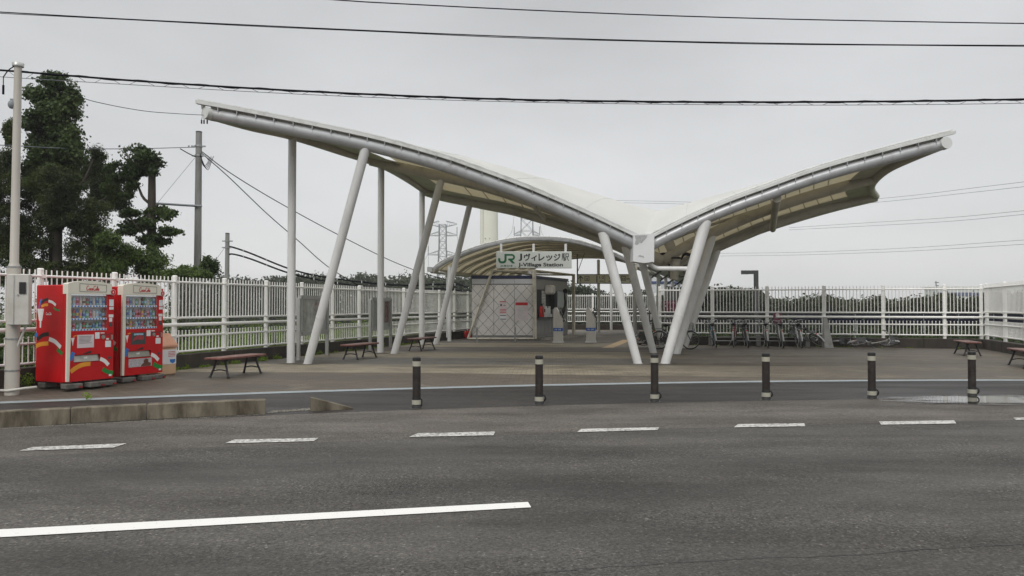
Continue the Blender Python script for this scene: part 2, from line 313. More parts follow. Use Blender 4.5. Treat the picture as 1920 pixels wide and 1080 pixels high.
# ------------------------------------------------------------------ ground materials
def ground_mat(kind):
    m = bpy.data.materials.new(kind); m.use_nodes = True; t = m.node_tree; N = t.nodes; L = t.links; b = N['Principled BSDF']
    geo = N.new('ShaderNodeNewGeometry'); pos = geo.outputs['Position']
    def noise(scale, det=5, rg=.55, st=(1, 1, 1), rz=0):
        mp_ = N.new('ShaderNodeMapping'); mp_.inputs['Scale'].default_value = st; mp_.inputs['Rotation'].default_value = (0, 0, rz); L.new(pos, mp_.inputs[0])
        n = N.new('ShaderNodeTexNoise'); n.inputs['Scale'].default_value = scale; n.inputs['Detail'].default_value = det; n.inputs['Roughness'].default_value = rg; L.new(mp_.outputs[0], n.inputs['Vector']); return n.outputs[0]
    def rampf(src, stops):
        r = N.new('ShaderNodeValToRGB'); L.new(src, r.inputs[0]); e = r.color_ramp.elements
        e[0].position = stops[0][0]; e[0].color = tuple(stops[0][1])+(1,); e[1].position = stops[-1][0]; e[1].color = tuple(stops[-1][1])+(1,)
        for p, c in stops[1:-1]: q = e.new(p); q.color = tuple(c)+(1,)
        return r.outputs[0]
    def mix(f, a, bb, mode='MIX'):
        x = N.new('ShaderNodeMix'); x.data_type = 'RGBA'; x.blend_type = mode
        if isinstance(f, float): x.inputs[0].default_value = f
        else: L.new(f, x.inputs[0])
        for i, s in ((6, a), (7, bb)):
            if isinstance(s, tuple): x.inputs[i].default_value = s+(1,)
            else: L.new(s, x.inputs[i])
        return x.outputs[2]
    def rng_(src, a, bb, c=0, d=1):
        q = N.new('ShaderNodeMapRange'); q.inputs[1].default_value = a; q.inputs[2].default_value = bb; q.inputs[3].default_value = c; q.inputs[4].default_value = d; L.new(src, q.inputs[0]); return q.outputs[0]
    g = lambda v: (v, v, v)
    if kind in ('asphalt', 'gutter_asphalt', 'apron_asphalt'):
        base = {'asphalt': (.066, .062, .056), 'gutter_asphalt': (.088, .079, .069), 'apron_asphalt': (.030, .027, .0255)}[kind]
        b.inputs['Specular IOR Level'].default_value = .22 if kind == 'apron_asphalt' else .35
        big = noise(.35, 5, .6, (.45, 1.6, 1), -.17)
        col = rampf(big, [(.3, tuple(c*.74 for c in base)), (.5, base), (.7, tuple(c*1.25 for c in base))])
        st = noise(1.4, 7, .7, (.35, 2.2, 1), -.17); col = mix(rng_(st, .56, .74, 0, .6), col, tuple(c*.55 for c in base))
        vo = N.new('ShaderNodeTexVoronoi'); vo.inputs['Scale'].default_value = 62; L.new(pos, vo.inputs['Vector'])
        sp = rampf(vo.outputs['Color'], [(.1, g(.30)), (.5, g(.9)), (.85, g(1.4)), (.97, g(3.2))]); spf = rng_(noise(.7, 5, .6, (.6, 1.4, 1)), .35, .65, .35, 1.0); col = mix(spf, col, sp, 'MULTIPLY')
        gr = noise(30, 5, .8); col = mix(.9, col, rampf(gr, [(.3, g(.45)), (.7, g(1.6))]), 'MULTIPLY')
        wl = noise(.22, 3, .5, (.25, 2.2, 1), -.17); col = mix(.65, col, rampf(wl, [(.36, g(.66)), (.60, g(1.30))]), 'MULTIPLY'); pt = noise(.9, 6, .65, (.55, 1.25, 1), -.17); col = mix(1.0, col, rampf(pt, [(.38, g(.72)), (.52, g(1.0)), (.66, g(1.22))]), 'MULTIPLY')
        L.new(col, b.inputs['Base Color'])
        rr = rng_(noise(.6, 4, .5, (.4, 1.8, 1)), .4, .65, .62 if kind != 'apron_asphalt' else .45, .9 if kind != 'apron_asphalt' else .62); L.new(rr, b.inputs['Roughness'])
        bp = N.new('ShaderNodeBump'); bp.inputs['Strength'].default_value = .55 if kind == 'asphalt' else .35; bp.inputs['Distance'].default_value = .006; L.new(vo.outputs['Distance'], bp.inputs['Height']); L.new(bp.outputs[0], b.inputs['Normal'])
    elif kind == 'pavers':
        b.inputs['Specular IOR Level'].default_value = .3
        sp = N.new('ShaderNodeSeparateXYZ'); L.new(pos, sp.inputs[0])
        # laid bands, by distance from the road
        r = N.new('ShaderNodeValToRGB'); r.color_ramp.interpolation = 'CONSTANT'
        mr_ = N.new('ShaderNodeMapRange'); mr_.inputs[1].default_value = 13; mr_.inputs[2].default_value = 53
        wob = N.new('ShaderNodeMath'); wob.operation = 'MULTIPLY_ADD'; wob.inputs[1].default_value = .05; L.new(sp.outputs['X'], wob.inputs[0]); L.new(sp.outputs['Y'], wob.inputs[2])
        L.new(wob.outputs[0], mr_.inputs[0]); L.new(mr_.outputs[0], r.inputs[0])
        tan, gry, mau, brn = (.295, .262, .195), (.14, .138, .132), (.11, .094, .088), (.125, .107, .088)
        e = r.color_ramp.elements; e[0].position = 0; e[0].color = brn+(1,)
        seq = [(17.2, tan), (19.6, gry), (22.2, tan), (25.2, mau), (28.2, tan), (31.4, gry), (33.6, mau), (37.5, (.30, .28, .25))]
        e[1].position = (seq[0][0]-13)/40; e[1].color = tan+(1,)
        for y, c in seq[1:]: q = e.new((y-13)/40); q.color = c+(1,)
        col = r.outputs[0]
        # the strip at the right of the struts is dirtier, bands nearly lost
        dull = rng_(sp.outputs['X'], 2.6, 6.0, .12, .88); dn = noise(.5, 5); 
        dm = N.new('ShaderNodeMath'); dm.operation = 'MULTIPLY'; L.new(dull, dm.inputs[0]); L.new(rng_(dn, .3, .5, .75, 1), dm.inputs[1])
        col = mix(dm.outputs[0], col, (.112, .097, .078))
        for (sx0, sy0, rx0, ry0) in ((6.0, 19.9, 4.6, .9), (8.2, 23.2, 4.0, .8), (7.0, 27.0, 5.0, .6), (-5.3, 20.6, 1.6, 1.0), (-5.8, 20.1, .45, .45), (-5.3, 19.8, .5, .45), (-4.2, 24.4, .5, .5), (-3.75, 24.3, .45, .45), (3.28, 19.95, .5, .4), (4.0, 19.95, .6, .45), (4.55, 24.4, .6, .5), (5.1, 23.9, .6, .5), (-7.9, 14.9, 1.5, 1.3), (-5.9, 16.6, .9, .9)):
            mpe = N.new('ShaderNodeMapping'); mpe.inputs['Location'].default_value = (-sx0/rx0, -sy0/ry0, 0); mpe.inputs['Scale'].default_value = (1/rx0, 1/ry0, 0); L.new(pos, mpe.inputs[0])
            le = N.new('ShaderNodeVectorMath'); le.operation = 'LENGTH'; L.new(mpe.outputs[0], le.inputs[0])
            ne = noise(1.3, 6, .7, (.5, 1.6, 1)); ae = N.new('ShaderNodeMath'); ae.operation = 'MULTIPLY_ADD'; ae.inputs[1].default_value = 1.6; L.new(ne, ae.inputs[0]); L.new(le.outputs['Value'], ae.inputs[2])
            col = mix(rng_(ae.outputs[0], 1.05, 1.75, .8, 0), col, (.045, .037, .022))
        mpb = N.new('ShaderNodeMapping'); mpb.inputs['Rotation'].default_value = (0, 0, R(3)); L.new(pos, mpb.inputs[0])
        br = N.new('ShaderNodeTexBrick'); br.inputs['Scale'].default_value = 1; br.inputs['Brick Width'].default_value = .2; br.inputs['Row Height'].default_value = .1; br.inputs['Mortar Size'].default_value = .007
        br.inputs['Color1'].default_value = (1.12, 1.1, 1.08, 1); br.inputs['Color2'].default_value = (.84, .85, .86, 1); br.inputs['Mortar'].default_value = (.42, .40, .36, 1); L.new(mpb.outputs[0], br.inputs['Vector'])
        col = mix(.9, col, br.outputs[0], 'MULTIPLY')
        d1 = noise(.55, 7, .68, (.45, 1.5, 1)); col = mix(rng_(d1, .48, .64, 0, .72), col, (.052, .042, .03))
        d2 = noise(2.6, 6, .7, (.5, 1.4, 1)); col = mix(rng_(d2, .46, .70, 0, .6), col, (.07, .058, .04))
        d3 = noise(.9, 5, .6); lt = rng_(d3, .58, .75, 0, .3); col = mix(lt, col, (.30, .27, .20))
        L.new(col, b.inputs['Base Color']); L.new(rng_(d1, .4, .65, .75, .5), b.inputs['Roughness'])
        bp = N.new('ShaderNodeBump'); bp.inputs['Strength'].default_value = .5; bp.inputs['Distance'].default_value = .006; L.new(br.outputs['Fac'], bp.inputs['Height']); bp.invert = True; L.new(bp.outputs[0], b.inputs['Normal'])
    elif kind == 'road_paint':
        n = noise(22, 6, .7); n2 = noise(2.5, 5, .7); ad_ = N.new('ShaderNodeMath'); ad_.operation = 'MULTIPLY_ADD'; ad_.inputs[1].default_value = .35; L.new(n2, ad_.inputs[0]); L.new(n, ad_.inputs[2]); col = mix(rng_(ad_.outputs[0], .60, .82), (.58, .575, .55), (.10, .096, .088)); L.new(col, b.inputs['Base Color']); b.inputs['Roughness'].default_value = .7
    elif kind == 'fresh_paint':
        n = noise(30, 5, .6); col = mix(rng_(n, .62, .72, 0, .6), (.74, .74, .72), (.2, .2, .19)); L.new(col, b.inputs['Base Color']); b.inputs['Roughness'].default_value = .6
    elif kind == 'pale_kerb_line':
        n = noise(5, 6, .7, (.4, 1, 1)); col = mix(rng_(n, .5, .72, 0, .7), (.27, .31, .33), (.13, .13, .125)); L.new(col, b.inputs['Base Color']); b.inputs['Roughness'].default_value = .6
    elif kind == 'grass_ground':
        n = noise(.7, 7, .7); col = rampf(n, [(.3, (.03, .05, .012)), (.55, (.07, .11, .02)), (.75, (.10, .10, .04))]); L.new(col, b.inputs['Base Color']); b.inputs['Roughness'].default_value = .95
    elif kind == 'tactile':
        n = noise(8, 4); col = mix(rng_(n, .4, .7), (.42, .27, .11), (.28, .21, .12)); L.new(col, b.inputs['Base Color'])
    elif kind == 'puddle_water':
        b.inputs['Base Color'].default_value = (.035, .033, .03, 1); b.inputs['Roughness'].default_value = .05; b.inputs['Specular IOR Level'].default_value = 1.0
        uv = N.new('ShaderNodeTexCoord'); s2 = N.new('ShaderNodeVectorMath'); s2.operation = 'LENGTH'
        mp2 = N.new('ShaderNodeMapping'); mp2.inputs['Location'].default_value = (-1, -1, 0); mp2.inputs['Scale'].default_value = (2, 2, 0); L.new(uv.outputs['Generated'], mp2.inputs[0]); L.new(mp2.outputs[0], s2.inputs[0])
        ns = noise(2.2, 6, .65, (.5, 2.5, 1)); a1 = N.new('ShaderNodeMath'); a1.operation = 'MULTIPLY_ADD'; a1.inputs[1].default_value = 1.1; L.new(ns, a1.inputs[0]); L.new(s2.outputs['Value'], a1.inputs[2])
        fac = rng_(a1.outputs[0], 1.0, 1.38, 1, 0)
        tp = N.new('ShaderNodeBsdfTransparent'); ms = N.new('ShaderNodeMixShader'); L.new(fac, ms.inputs[0]); L.new(tp.outputs[0], ms.inputs[1]); L.new(b.outputs[0], ms.inputs[2]); L.new(ms.outputs[0], N['Material Output'].inputs[0])
    return m
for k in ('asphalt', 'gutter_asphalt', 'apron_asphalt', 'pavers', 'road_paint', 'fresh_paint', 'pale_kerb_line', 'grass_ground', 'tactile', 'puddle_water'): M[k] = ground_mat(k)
# ------------------------------------------------------------------ ground
def sst(a, b, x): t = np.clip((x-a)/(b-a), 0, 1); return t*t*(3-2*t)
def hground(x, y):
    left = (-9.3+(y-14.8)*.3075)-x; back = np.where(x > 9, y-(28.9-(x-9)*.287), y-51.5); right = x-(16.9-(27.0-y)*.3075)
    h = -.35-3.6*sst(3, 15, np.maximum(np.where(y > 20, back, -9), np.where(y > 12, right, -9)))
    return h-2.2*sst(14, 34, np.where(y > 16, left, -9))*(1-sst(3, 15, back)) + .03*np.sin(x*1.3)*np.cos(y*.9)
gx = np.concatenate([[-370, -240, -140], np.arange(-90, 91, 2.0), [140, 240, 370]]); gy = np.concatenate([[-60, -20], np.arange(8, 131, 2.0), [180, 300, 500, 740]])
mb = MB(); GX, GY = np.meshgrid(gx, gy, indexing='ij'); HH = hground(GX, GY); W_ = len(gy)
mb.add([(float(a_), float(b_), float(c_)) for a_, b_, c_ in zip(GX.ravel(), GY.ravel(), HH.ravel())], [(i*W_+j, (i+1)*W_+j, (i+1)*W_+j+1, i*W_+j+1) for i in range(len(gx)-1) for j in range(W_-1)], 0, True)
structure(mb.build('ground', M['grass_ground']))
XS = np.concatenate([[-260, -120, -60, -30], np.arange(-16, 26.01, .5), [40, 80, 160, 260]])
def yx(pts, z):
    """depth of a measured edge as a function of X, on the common X grid"""
    p = [G(x, y, z) for x, y in pts]; xs = np.array([q.x for q in p]); ys = np.array([q.y for q in p])
    k = np.polyfit(xs, ys, 2 if len(p) > 3 else 1); y = np.polyval(k, XS)
    d0 = np.polyval(np.polyder(k), xs[0]); d1 = np.polyval(np.polyder(k), xs[-1])
    y = np.where(XS < xs[0]-2, np.polyval(k, xs[0]-2)+d0*(XS-xs[0]+2), y); y = np.where(XS > xs[-1]+3, np.polyval(k, xs[-1]+3)+d1*(XS-xs[-1]-3), y)
    return y
def strip(name, m, y0, z0, y1, z1, lim=(-1e9, 1e9)):
    mb = MB()
    for i in range(len(XS)-1):
        if XS[i] < lim[0] or XS[i+1] > lim[1]: continue
        mb.quad((XS[i], y0[i], z0), (XS[i+1], y0[i+1], z0), (XS[i+1], y1[i+1], z1), (XS[i], y1[i], z1))
    return structure(mb.build(name, m))
seam = yx([(0, 858), (700, 824), (1400, 800), (1920, 786)], 0)
edge1 = yx([(0, 804), (499, 778), (780, 768), (1230, 757), (1640, 750), (1920, 747)], 0)
linepts = [(0, 756), (260, 743.5), (520, 733.5), (780, 727), (1240, 718.5), (1500, 715), (1920, 711.5)]
edge2 = yx(linepts, .045)
strip('road', M['asphalt'], np.full_like(seam, -40.0), 0.0, seam, 0.0)
strip('gutter', M['gutter_asphalt'], seam, 0.0, edge1, 0.004)
strip('footway', M['apron_asphalt'], edge1, 0.004, edge2-.15, .036)
strip('kerb_line', M['pale_kerb_line'], edge2-.15, .040, edge2+.15, .042)
# forecourt: slight rise from the line, then level
mb = MB(); lim = (-13, 15)
for i in range(len(XS)-1):
    if XS[i] < lim[0] or XS[i+1] > lim[1]: continue
    x0_, x1_ = XS[i], XS[i+1]; ya, yb = edge2[i]+.15, edge2[i+1]+.15
    mb.quad((x0_, ya, .040), (x1_, yb, .040), (x1_, yb+2.40, PZ), (x0_, ya+2.40, PZ))
    lf = lambda Y: -9.15 + (Y-14.8)*.3075
    rf = lambda Y: 16.62 - (27.0-Y)*.3075
for i in range(len(XS)-1):
    if XS[i] < -9.2 or XS[i+1] > 15.01: continue
    mb.quad((XS[i], edge2[i]+2.55, PZ), (XS[i+1], edge2[i+1]+2.55, PZ), (XS[i+1], 21.5, PZ), (XS[i], 21.5, PZ))
rows = [21.5, 24, 27.3, 29, 31.2]
def span(Y):
    a_ = lf(Y); b_ = rf(Y) if Y <= 27.2 else 16.6 - (Y-27.3)/(31.2-27.3)*(16.6-5.3)
    return a_, b_
for ya, yb in zip(rows, rows[1:]):
    (a0, b0), (a1, b1) = span(ya), span(yb); mb.quad((a0, ya, PZ), (b0, ya, PZ), (b1, yb, PZ), (a1, yb, PZ))
mb.quad((span(31.2)[0], 31.2, PZ), (5.3, 31.2, PZ), (10.4, 50.1, PZ), (1.6, 50.1, PZ))
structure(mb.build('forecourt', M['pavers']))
dashes = [[(36, 845), (213, 839), (238, 831), (62, 838)], [(421, 831), (588, 827), (597, 821), (440, 824)], [(767, 819), (925, 816), (929, 809), (784, 812)],
          [(1082, 810), (1233, 806), (1236, 801), (1090, 804)], [(1376, 801), (1510, 799), (1508, 793.5), (1384, 795)], [(1652, 796), (1793, 794), (1789, 788), (1648, 790)], [(1905, 787.5), (2040, 785), (2036, 781), (1900, 783)]]
for q in dashes:
    mb = MB(); mb.quad(*[G(x, y, .008) for x, y in q]); structure(mb.build('road_marking', M['road_paint']))
mb = MB(); mb.quad(*[G(x, y, .006) for x, y in [(-300, 1024), (996, 951), (990, 941), (-300, 1008)]]); structure(mb.build('road_marking', M['fresh_paint']))
# puddle
c = G(1810, 752, .0); mb = MB(); pz = .024
nn = 40; c = G(1800, 749.5, pz); mb.add([Vector((c.x+.85+2.7*math.cos(2*math.pi*i/nn), c.y+.03+.85*math.sin(2*math.pi*i/nn), pz)) for i in range(nn)], [tuple(range(nn))])
structure(mb.build('puddle', M['puddle_water']))
# tactile path and pale landing under the entrance roof
mb = MB(); mb.quad(*[G(x, y, PZ+.006) for x, y in [(1128, 652), (1150, 652), (1186, 637), (1168, 637)]]); structure(mb.build('tactile_path', M['tactile']))
# crack sealant in the near lane
mb = MB(); pts = [G(x, y, .004) for x, y in [(960, 1078), (1150, 1062), (1400, 1047), (1600, 1040), (1780, 1027), (1990, 1018)]]; pp = spline(pts, 50)
q = [p + Vector((random.uniform(-.01, .01), random.uniform(-.012, .012), 0)) for p in pp]
for i in range(49): mb.quad(q[i]-Vector((0, .0035, 0)), q[i+1]-Vector((0, .0035, 0)), q[i+1]+Vector((0, .0035, 0)), q[i]+Vector((0, .0035, 0)))
structure(mb.build('road_crack', M['joint']))
#PART2
# ------------------------------------------------------------------ picket fences on base walls
def fence(name, label, p0, ang, count, step, dz=0.0, hidden=(), wall=True, last=None, walllabel=None, wallext=(.3, .1), side=1):
    """p0 first post (x, y); ang heading clockwise from +Y; posts every step"""
    d = Vector((math.sin(ang), math.cos(ang), 0)); t = thing(name, label, 'fence', (p0[0], p0[1], PZ), math.pi/2-ang)
    L = [i*step for i in range(count)]
    if last is not None: L.append(last)
    zt, zr, zu, zg, zl, ztip, zb = [h+dz-PZ for h in (2.31, 2.18, 1.335, 1.17, .905, 1.02, .535)]
    for s_ in L:
        mb = MB(); mb.tube([(s_, 0, .40-PZ), (s_, 0, zt)], .060, 12); mb.tube([(s_, 0, zt), (s_, 0, zt+.025)], [.066, .045], 12)
        for z in (zr, zu, zg, zl, zb): mb.box((s_, -side*.068, z), (.10, .03, .07))
        mb.build('post', M['white'], t)
    for a_, b_ in zip(L, L[1:]):
        x0, x1 = a_+.05, b_-.05; yy = -side*.075
        mb = MB()
        for z in (zr, zu): mb.tube([(x0, yy, z), (x1, yy, z)], .026, 8)
        npk = max(2, round((b_-a_)/.1205)); ds = (b_-a_)/npk
        for k in range(npk):
            x = a_ + (k+.5)*ds
            if abs(x-a_) < .05: continue
            mb.tube([(x, yy, zu), (x, yy, zt-.01)], .0135, 6)
        mb.build('upper_picket_panel', M['white'], t)
        mb = MB()
        for z in (zl, zb): mb.tube([(x0, yy, z), (x1, yy, z)], .026, 8)
        for k in range(npk):
            x = a_ + (k+.5)*ds
            mb.tube([(x, yy, zb), (x, yy, ztip)], .0135, 6); mb.ball((x, yy, ztip), .021, 6)
        mb.build('lower_picket_panel', M['white'], t)
        mb = MB(); mb.tube([(x0-.05, yy, zg), (x1+.05, yy, zg)], .042, 10); mb.build('guard_rail', M['white'], t)
    if wall:
        mb = MB(); x0 = L[0]-wallext[0]; x1 = L[-1]+wallext[1]; seg = 2.4; x = x0
        while x < x1-.01:
            e = min(x+seg, x1); mb.box(((x+e)/2, 0, .14), (e-x-.012, .26, .40), bev=.012); x = e
        o = mb.build('base_wall', M['wall']); o.location = t.location; o.rotation_euler = t.rotation_euler
        tag(o, walllabel, 'wall', kind=None)
    return t
AL = .298; dl = Vector((math.sin(AL), math.cos(AL)))
fence('picket_fence', 'long white picket fence behind the vending machines, running back to the booth', (-9.03-2*1.81*dl.x, 14.8-2*1.81*dl.y), AL, 18, 1.81, 0, walllabel='dark stained low wall under the long left fence behind the benches')
AB = 1.85; db = Vector((math.sin(AB), math.cos(AB)))
p0 = (7.711-2*db.x*1.0, 29.764-2*db.y*1.0)
fence('picket_fence', 'white picket fence behind the parked bicycles, facing the road', p0, AB, 6, 2.0, .05, last=2*5.58, walllabel='dark low wall behind the bicycle rack')
AR = math.pi+.298; dr = Vector((math.sin(AR), math.cos(AR)))
fence('picket_fence', 'short white picket fence at the right edge, coming forward past the benches', (16.57, 27.0), AR, 7, 2.0, .07, walllabel='dark low wall behind the two right benches', wallext=(.3, .3))
fence('picket_fence', 'distant white picket fence seen beyond the booth under the arched roof', (1.2, 50.0), 1.62, 5, 2.0, .1, walllabel='brown stained low wall beyond the booth')
# ------------------------------------------------------------------ main wing canopy
can = thing('wing_canopy', 'large white two winged membrane canopy on steel tubes over the forecourt', 'canopy', (3.6, 20.3, PZ))
def yl(px, a=18.3, b=20.4): return lerp(a, b, (px-396)/(1205-396))
FLpx = [(396, 215), (470, 228.5), (575, 249), (687, 272.5), (760, 291), (835, 312.5), (872, 325), (980, 364.5), (1085, 409), (1175, 451), (1207, 467)]
FL3 = [P(x, y, yl(x)) for x, y in FLpx]                                     # tip -> node
FRpx = [(1207, 467), (1230, 455), (1272, 434), (1335, 405), (1385, 385), (1433, 368), (1500, 344), (1567, 323), (1633, 305), (1700, 287.5), (1767, 271)]
FR3 = [P(x, y, lerp(20.4, 19.3, (x-1207)/560)) for x, y in FRpx]            # node -> tip
RLpx = [(797, 358), (830, 368), (875, 377), (910, 384), (960, 394), (1010, 408), (1060, 424), (1110, 441), (1160, 462), (1215, 486), (1268, 503)]
RL3 = [P(x, y, lerp(30.4, 28.4, (x-797)/471)) for x, y in RLpx]             # corner -> node
RRpx = [(1268, 503), (1300, 484), (1335, 467), (1400, 439), (1433, 426), (1500, 405), (1567, 386), (1642, 368)]
RR3 = [P(x, y, lerp(28.4, 27.8, (x-1268)/374)) for x, y in RRpx]
ELpx = [(396, 215, 18.3), (470, 236, 19.2), (549, 254, 20.35), (640, 283, 22.4), (714, 308, 24.8), (760, 333, 27.5), (797, 358, 30.4)]
EL3 = [P(*q) for q in ELpx]
ERpx = [(1767, 271, 19.3), (1706, 296, 20.6), (1665, 316, 22.1), (1640, 337, 24), (1633, 354, 26), (1642, 368, 27.8)]
ER3 = [P(*q) for q in ERpx]
nodeF, nodeR = FL3[-1], RL3[-1]
def sampler(curve):
    c_ = spline(curve, 61)
    def f(t):
        x = max(0, min(1, t))*60; i = min(59, int(x)); return c_[i].lerp(c_[i+1], x-i)
    return f
def coons(cF, cR, cV, cE):
    """u from valley (0) to tip (1), v front to rear"""
    def S(u, v):
        a_ = cF(u)*(1-v)+cR(u)*v; b_ = cV(v)*(1-u)+cE(v)*u
        c_ = cF(0)*(1-u)*(1-v)+cF(1)*u*(1-v)+cR(0)*(1-u)*v+cR(1)*u*v
        return a_+b_-c_
    return S
cFL = sampler(FL3[::-1]); cRL = sampler(RL3[::-1]); cFR = sampler(FR3); cRR = sampler(RR3)
cV = sampler([nodeF, nodeR]); cEL = sampler(EL3); cER = sampler(ER3)
SL = coons(cFL, cRL, cV, cEL); SR = coons(cFR, cRR, cV, cER)
OFF = Vector((0, 0, .25))
def bulge(u, v): return (1.10*(1-u)**1.1*math.exp(-1.1*u) + .16)*math.sin(math.pi*v)**.85
def membrane(name, S):
    nu, nv = 44, 22; vs = []; mb = MB()
    for th in (0, -.025):
        for i in range(nu+1):
            for j in range(nv+1):
                u, v = i/nu, j/nv; p = S(u, v)+OFF+Vector((0, 0, bulge(u, v)+th)); vs.append(p)
    W_ = nv+1; K = (nu+1)*W_; fs = []
    for i in range(nu):
        for j in range(nv):
            q = (i*W_+j, (i+1)*W_+j, (i+1)*W_+j+1, i*W_+j+1); fs.append(q); fs.append(tuple(K+k for k in q[::-1]))
    for i in range(nu):
        for j, fl in ((0, 1), (nv, -1)):
            q = (i*W_+j, K+i*W_+j, K+(i+1)*W_+j, (i+1)*W_+j); fs.append(q)
    for j in range(nv):
        q = (nu*W_+j, K+nu*W_+j, K+nu*W_+j+1, nu*W_+j+1); fs.append(q)
    mb.add(vs, fs, 0, True)
    return mb.build(name, M['membrane'], can, True)
membrane('membrane_roof', SL); membrane('membrane_roof', SR)
# sewn seams on the membrane
for S in (SL, SR):
    for u in (.16, .34, .56):
        mb = MB(); mb.tube([S(u, j/24)+OFF+Vector((0, 0, bulge(u, j/24)+.002)) for j in range(25)], .006, 4); mb.build('membrane_seam', M['fascia'], can, True)
# valley gutter crease ridge
# tubes
def beam(name, pts, r, m='steel', n=14, N=40):
    mb = MB(); mb.tube(spline(pts, N), r, n); return mb.build(name, M[m], can, True)
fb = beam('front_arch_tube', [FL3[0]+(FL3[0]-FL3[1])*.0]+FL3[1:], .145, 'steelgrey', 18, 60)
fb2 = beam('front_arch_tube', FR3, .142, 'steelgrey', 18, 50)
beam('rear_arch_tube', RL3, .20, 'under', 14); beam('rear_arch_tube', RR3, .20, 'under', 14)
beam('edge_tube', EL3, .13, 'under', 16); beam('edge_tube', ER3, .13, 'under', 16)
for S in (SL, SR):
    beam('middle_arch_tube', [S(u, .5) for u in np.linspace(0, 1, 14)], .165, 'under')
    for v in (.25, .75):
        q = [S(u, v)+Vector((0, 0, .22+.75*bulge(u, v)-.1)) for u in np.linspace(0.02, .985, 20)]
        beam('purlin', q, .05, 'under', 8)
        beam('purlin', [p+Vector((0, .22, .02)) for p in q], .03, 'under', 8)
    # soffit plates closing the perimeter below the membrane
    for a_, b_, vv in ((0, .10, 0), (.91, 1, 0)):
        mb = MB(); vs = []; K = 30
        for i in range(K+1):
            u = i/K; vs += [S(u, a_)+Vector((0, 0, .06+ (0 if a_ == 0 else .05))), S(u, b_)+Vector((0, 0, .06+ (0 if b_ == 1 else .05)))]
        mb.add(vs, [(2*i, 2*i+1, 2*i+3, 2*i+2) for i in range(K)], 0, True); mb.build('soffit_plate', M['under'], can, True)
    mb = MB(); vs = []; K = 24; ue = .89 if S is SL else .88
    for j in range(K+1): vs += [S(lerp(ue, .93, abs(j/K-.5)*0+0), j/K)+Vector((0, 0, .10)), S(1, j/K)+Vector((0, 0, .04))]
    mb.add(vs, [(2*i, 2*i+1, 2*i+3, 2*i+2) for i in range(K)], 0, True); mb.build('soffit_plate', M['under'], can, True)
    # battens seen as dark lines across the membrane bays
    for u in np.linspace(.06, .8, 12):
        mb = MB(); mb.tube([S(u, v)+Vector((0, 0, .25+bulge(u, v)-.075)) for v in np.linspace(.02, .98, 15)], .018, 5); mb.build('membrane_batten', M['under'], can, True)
# fascia strip with stand-off brackets
def fascia(curve, ext0=0, ext1=0, up=.25, fw=-.16, th=.08, name='edge_fascia'):
    c_ = spline(curve, 60)
    if ext0: c_ = [c_[0]+(c_[0]-c_[1]).normalized()*ext0] + c_
    if ext1: c_ = c_ + [c_[-1]+(c_[-1]-c_[-2]).normalized()*ext1]
    mb = MB(); vs = []
    for p in c_:
        o = Vector((p.x, p.y+fw, p.z+up-.03)); vs += [o+Vector((0, 0, -th*.5)), o+Vector((0, 0, th*.5)), o+Vector((0, .14, th*.5+.02)), o+Vector((0, .14, -th*.5))]
    n_ = len(c_)
    for i in range(n_-1):
        for k in range(4): mb.f.append((4*i+k, 4*i+(k+1) % 4, 4*i+4+(k+1) % 4, 4*i+4+k)); mb.m.append(0); mb.sm.append(False)
    mb.v = [tuple(v) for v in vs]; mb.f += [(0, 3, 2, 1), (4*n_-4, 4*n_-3, 4*n_-2, 4*n_-1)]; mb.m += [0, 0]; mb.sm += [False, False]
    mb.build(name, M['fascia'], can, True)
fascia(FL3, ext0=.30); fascia(FR3, ext1=.24)
fascia(FL3, ext0=.30, up=.335, fw=-.03, th=.03, name='upper_fascia'); fascia(FR3, ext1=.24, up=.335, fw=-.03, th=.03, name='upper_fascia')
for cv in (RL3, RR3, EL3, ER3):
    c_ = spline(cv, 60); mb = MB(); vs = []
    for p in c_: vs += [p+Vector((0, .0, .10)), p+Vector((0, .0, .25 if cv in (EL3, ER3) else .27))]
    mb.add(vs, [(2*i, 2*i+2, 2*i+3, 2*i+1) for i in range(59)], 0, True); mb.build('edge_web', M['under'], can, True)
for cv in (FL3, FR3):      # web closing the gap between tube and membrane edge
    c_ = spline(cv, 60); mb = MB(); vs = []
    for p in c_: vs += [p+Vector((0, .0, .10)), p+Vector((0, -.06, .23))]
    mb.add(vs, [(2*i, 2*i+2, 2*i+3, 2*i+1) for i in range(59)], 0, True); mb.build('edge_web', M['under'], can, True)
for cv, n_ in ((FL3, 26), (FR3, 18)):
    c_ = spline(cv, n_+1)
    for i in range(n_):
        p = c_[i].lerp(c_[i+1], .5); mb = MB(); d_ = (c_[i+1]-c_[i]).normalized()
        mb.box(p+Vector((0, -.115, .14)), (.014, .10, .11)); mb.box(p+Vector((0, -.135, .06)), (.012, .03, .09))
        mb.build('bracket', M['steelgrey'], can, True)
# round end caps facing outward
for e3, rr in ((EL3, .135), (ER3, .14)):
    c_ = spline(e3, 40); d_ = (c_[0]-c_[1]).normalized(); mb = MB(); mb.tube([c_[0]+d_*.0, c_[0]+d_*.17], rr+.008, 24); mb.build('end_cap', M['fascia'], can, True)
mb = MB(); c_ = spline(FL3, 60); mb.tube([c_[3], c_[3]+(c_[4]-c_[3]).normalized()*.04], .15, 20); mb.build('flange', M['steelgrey'], can, True)
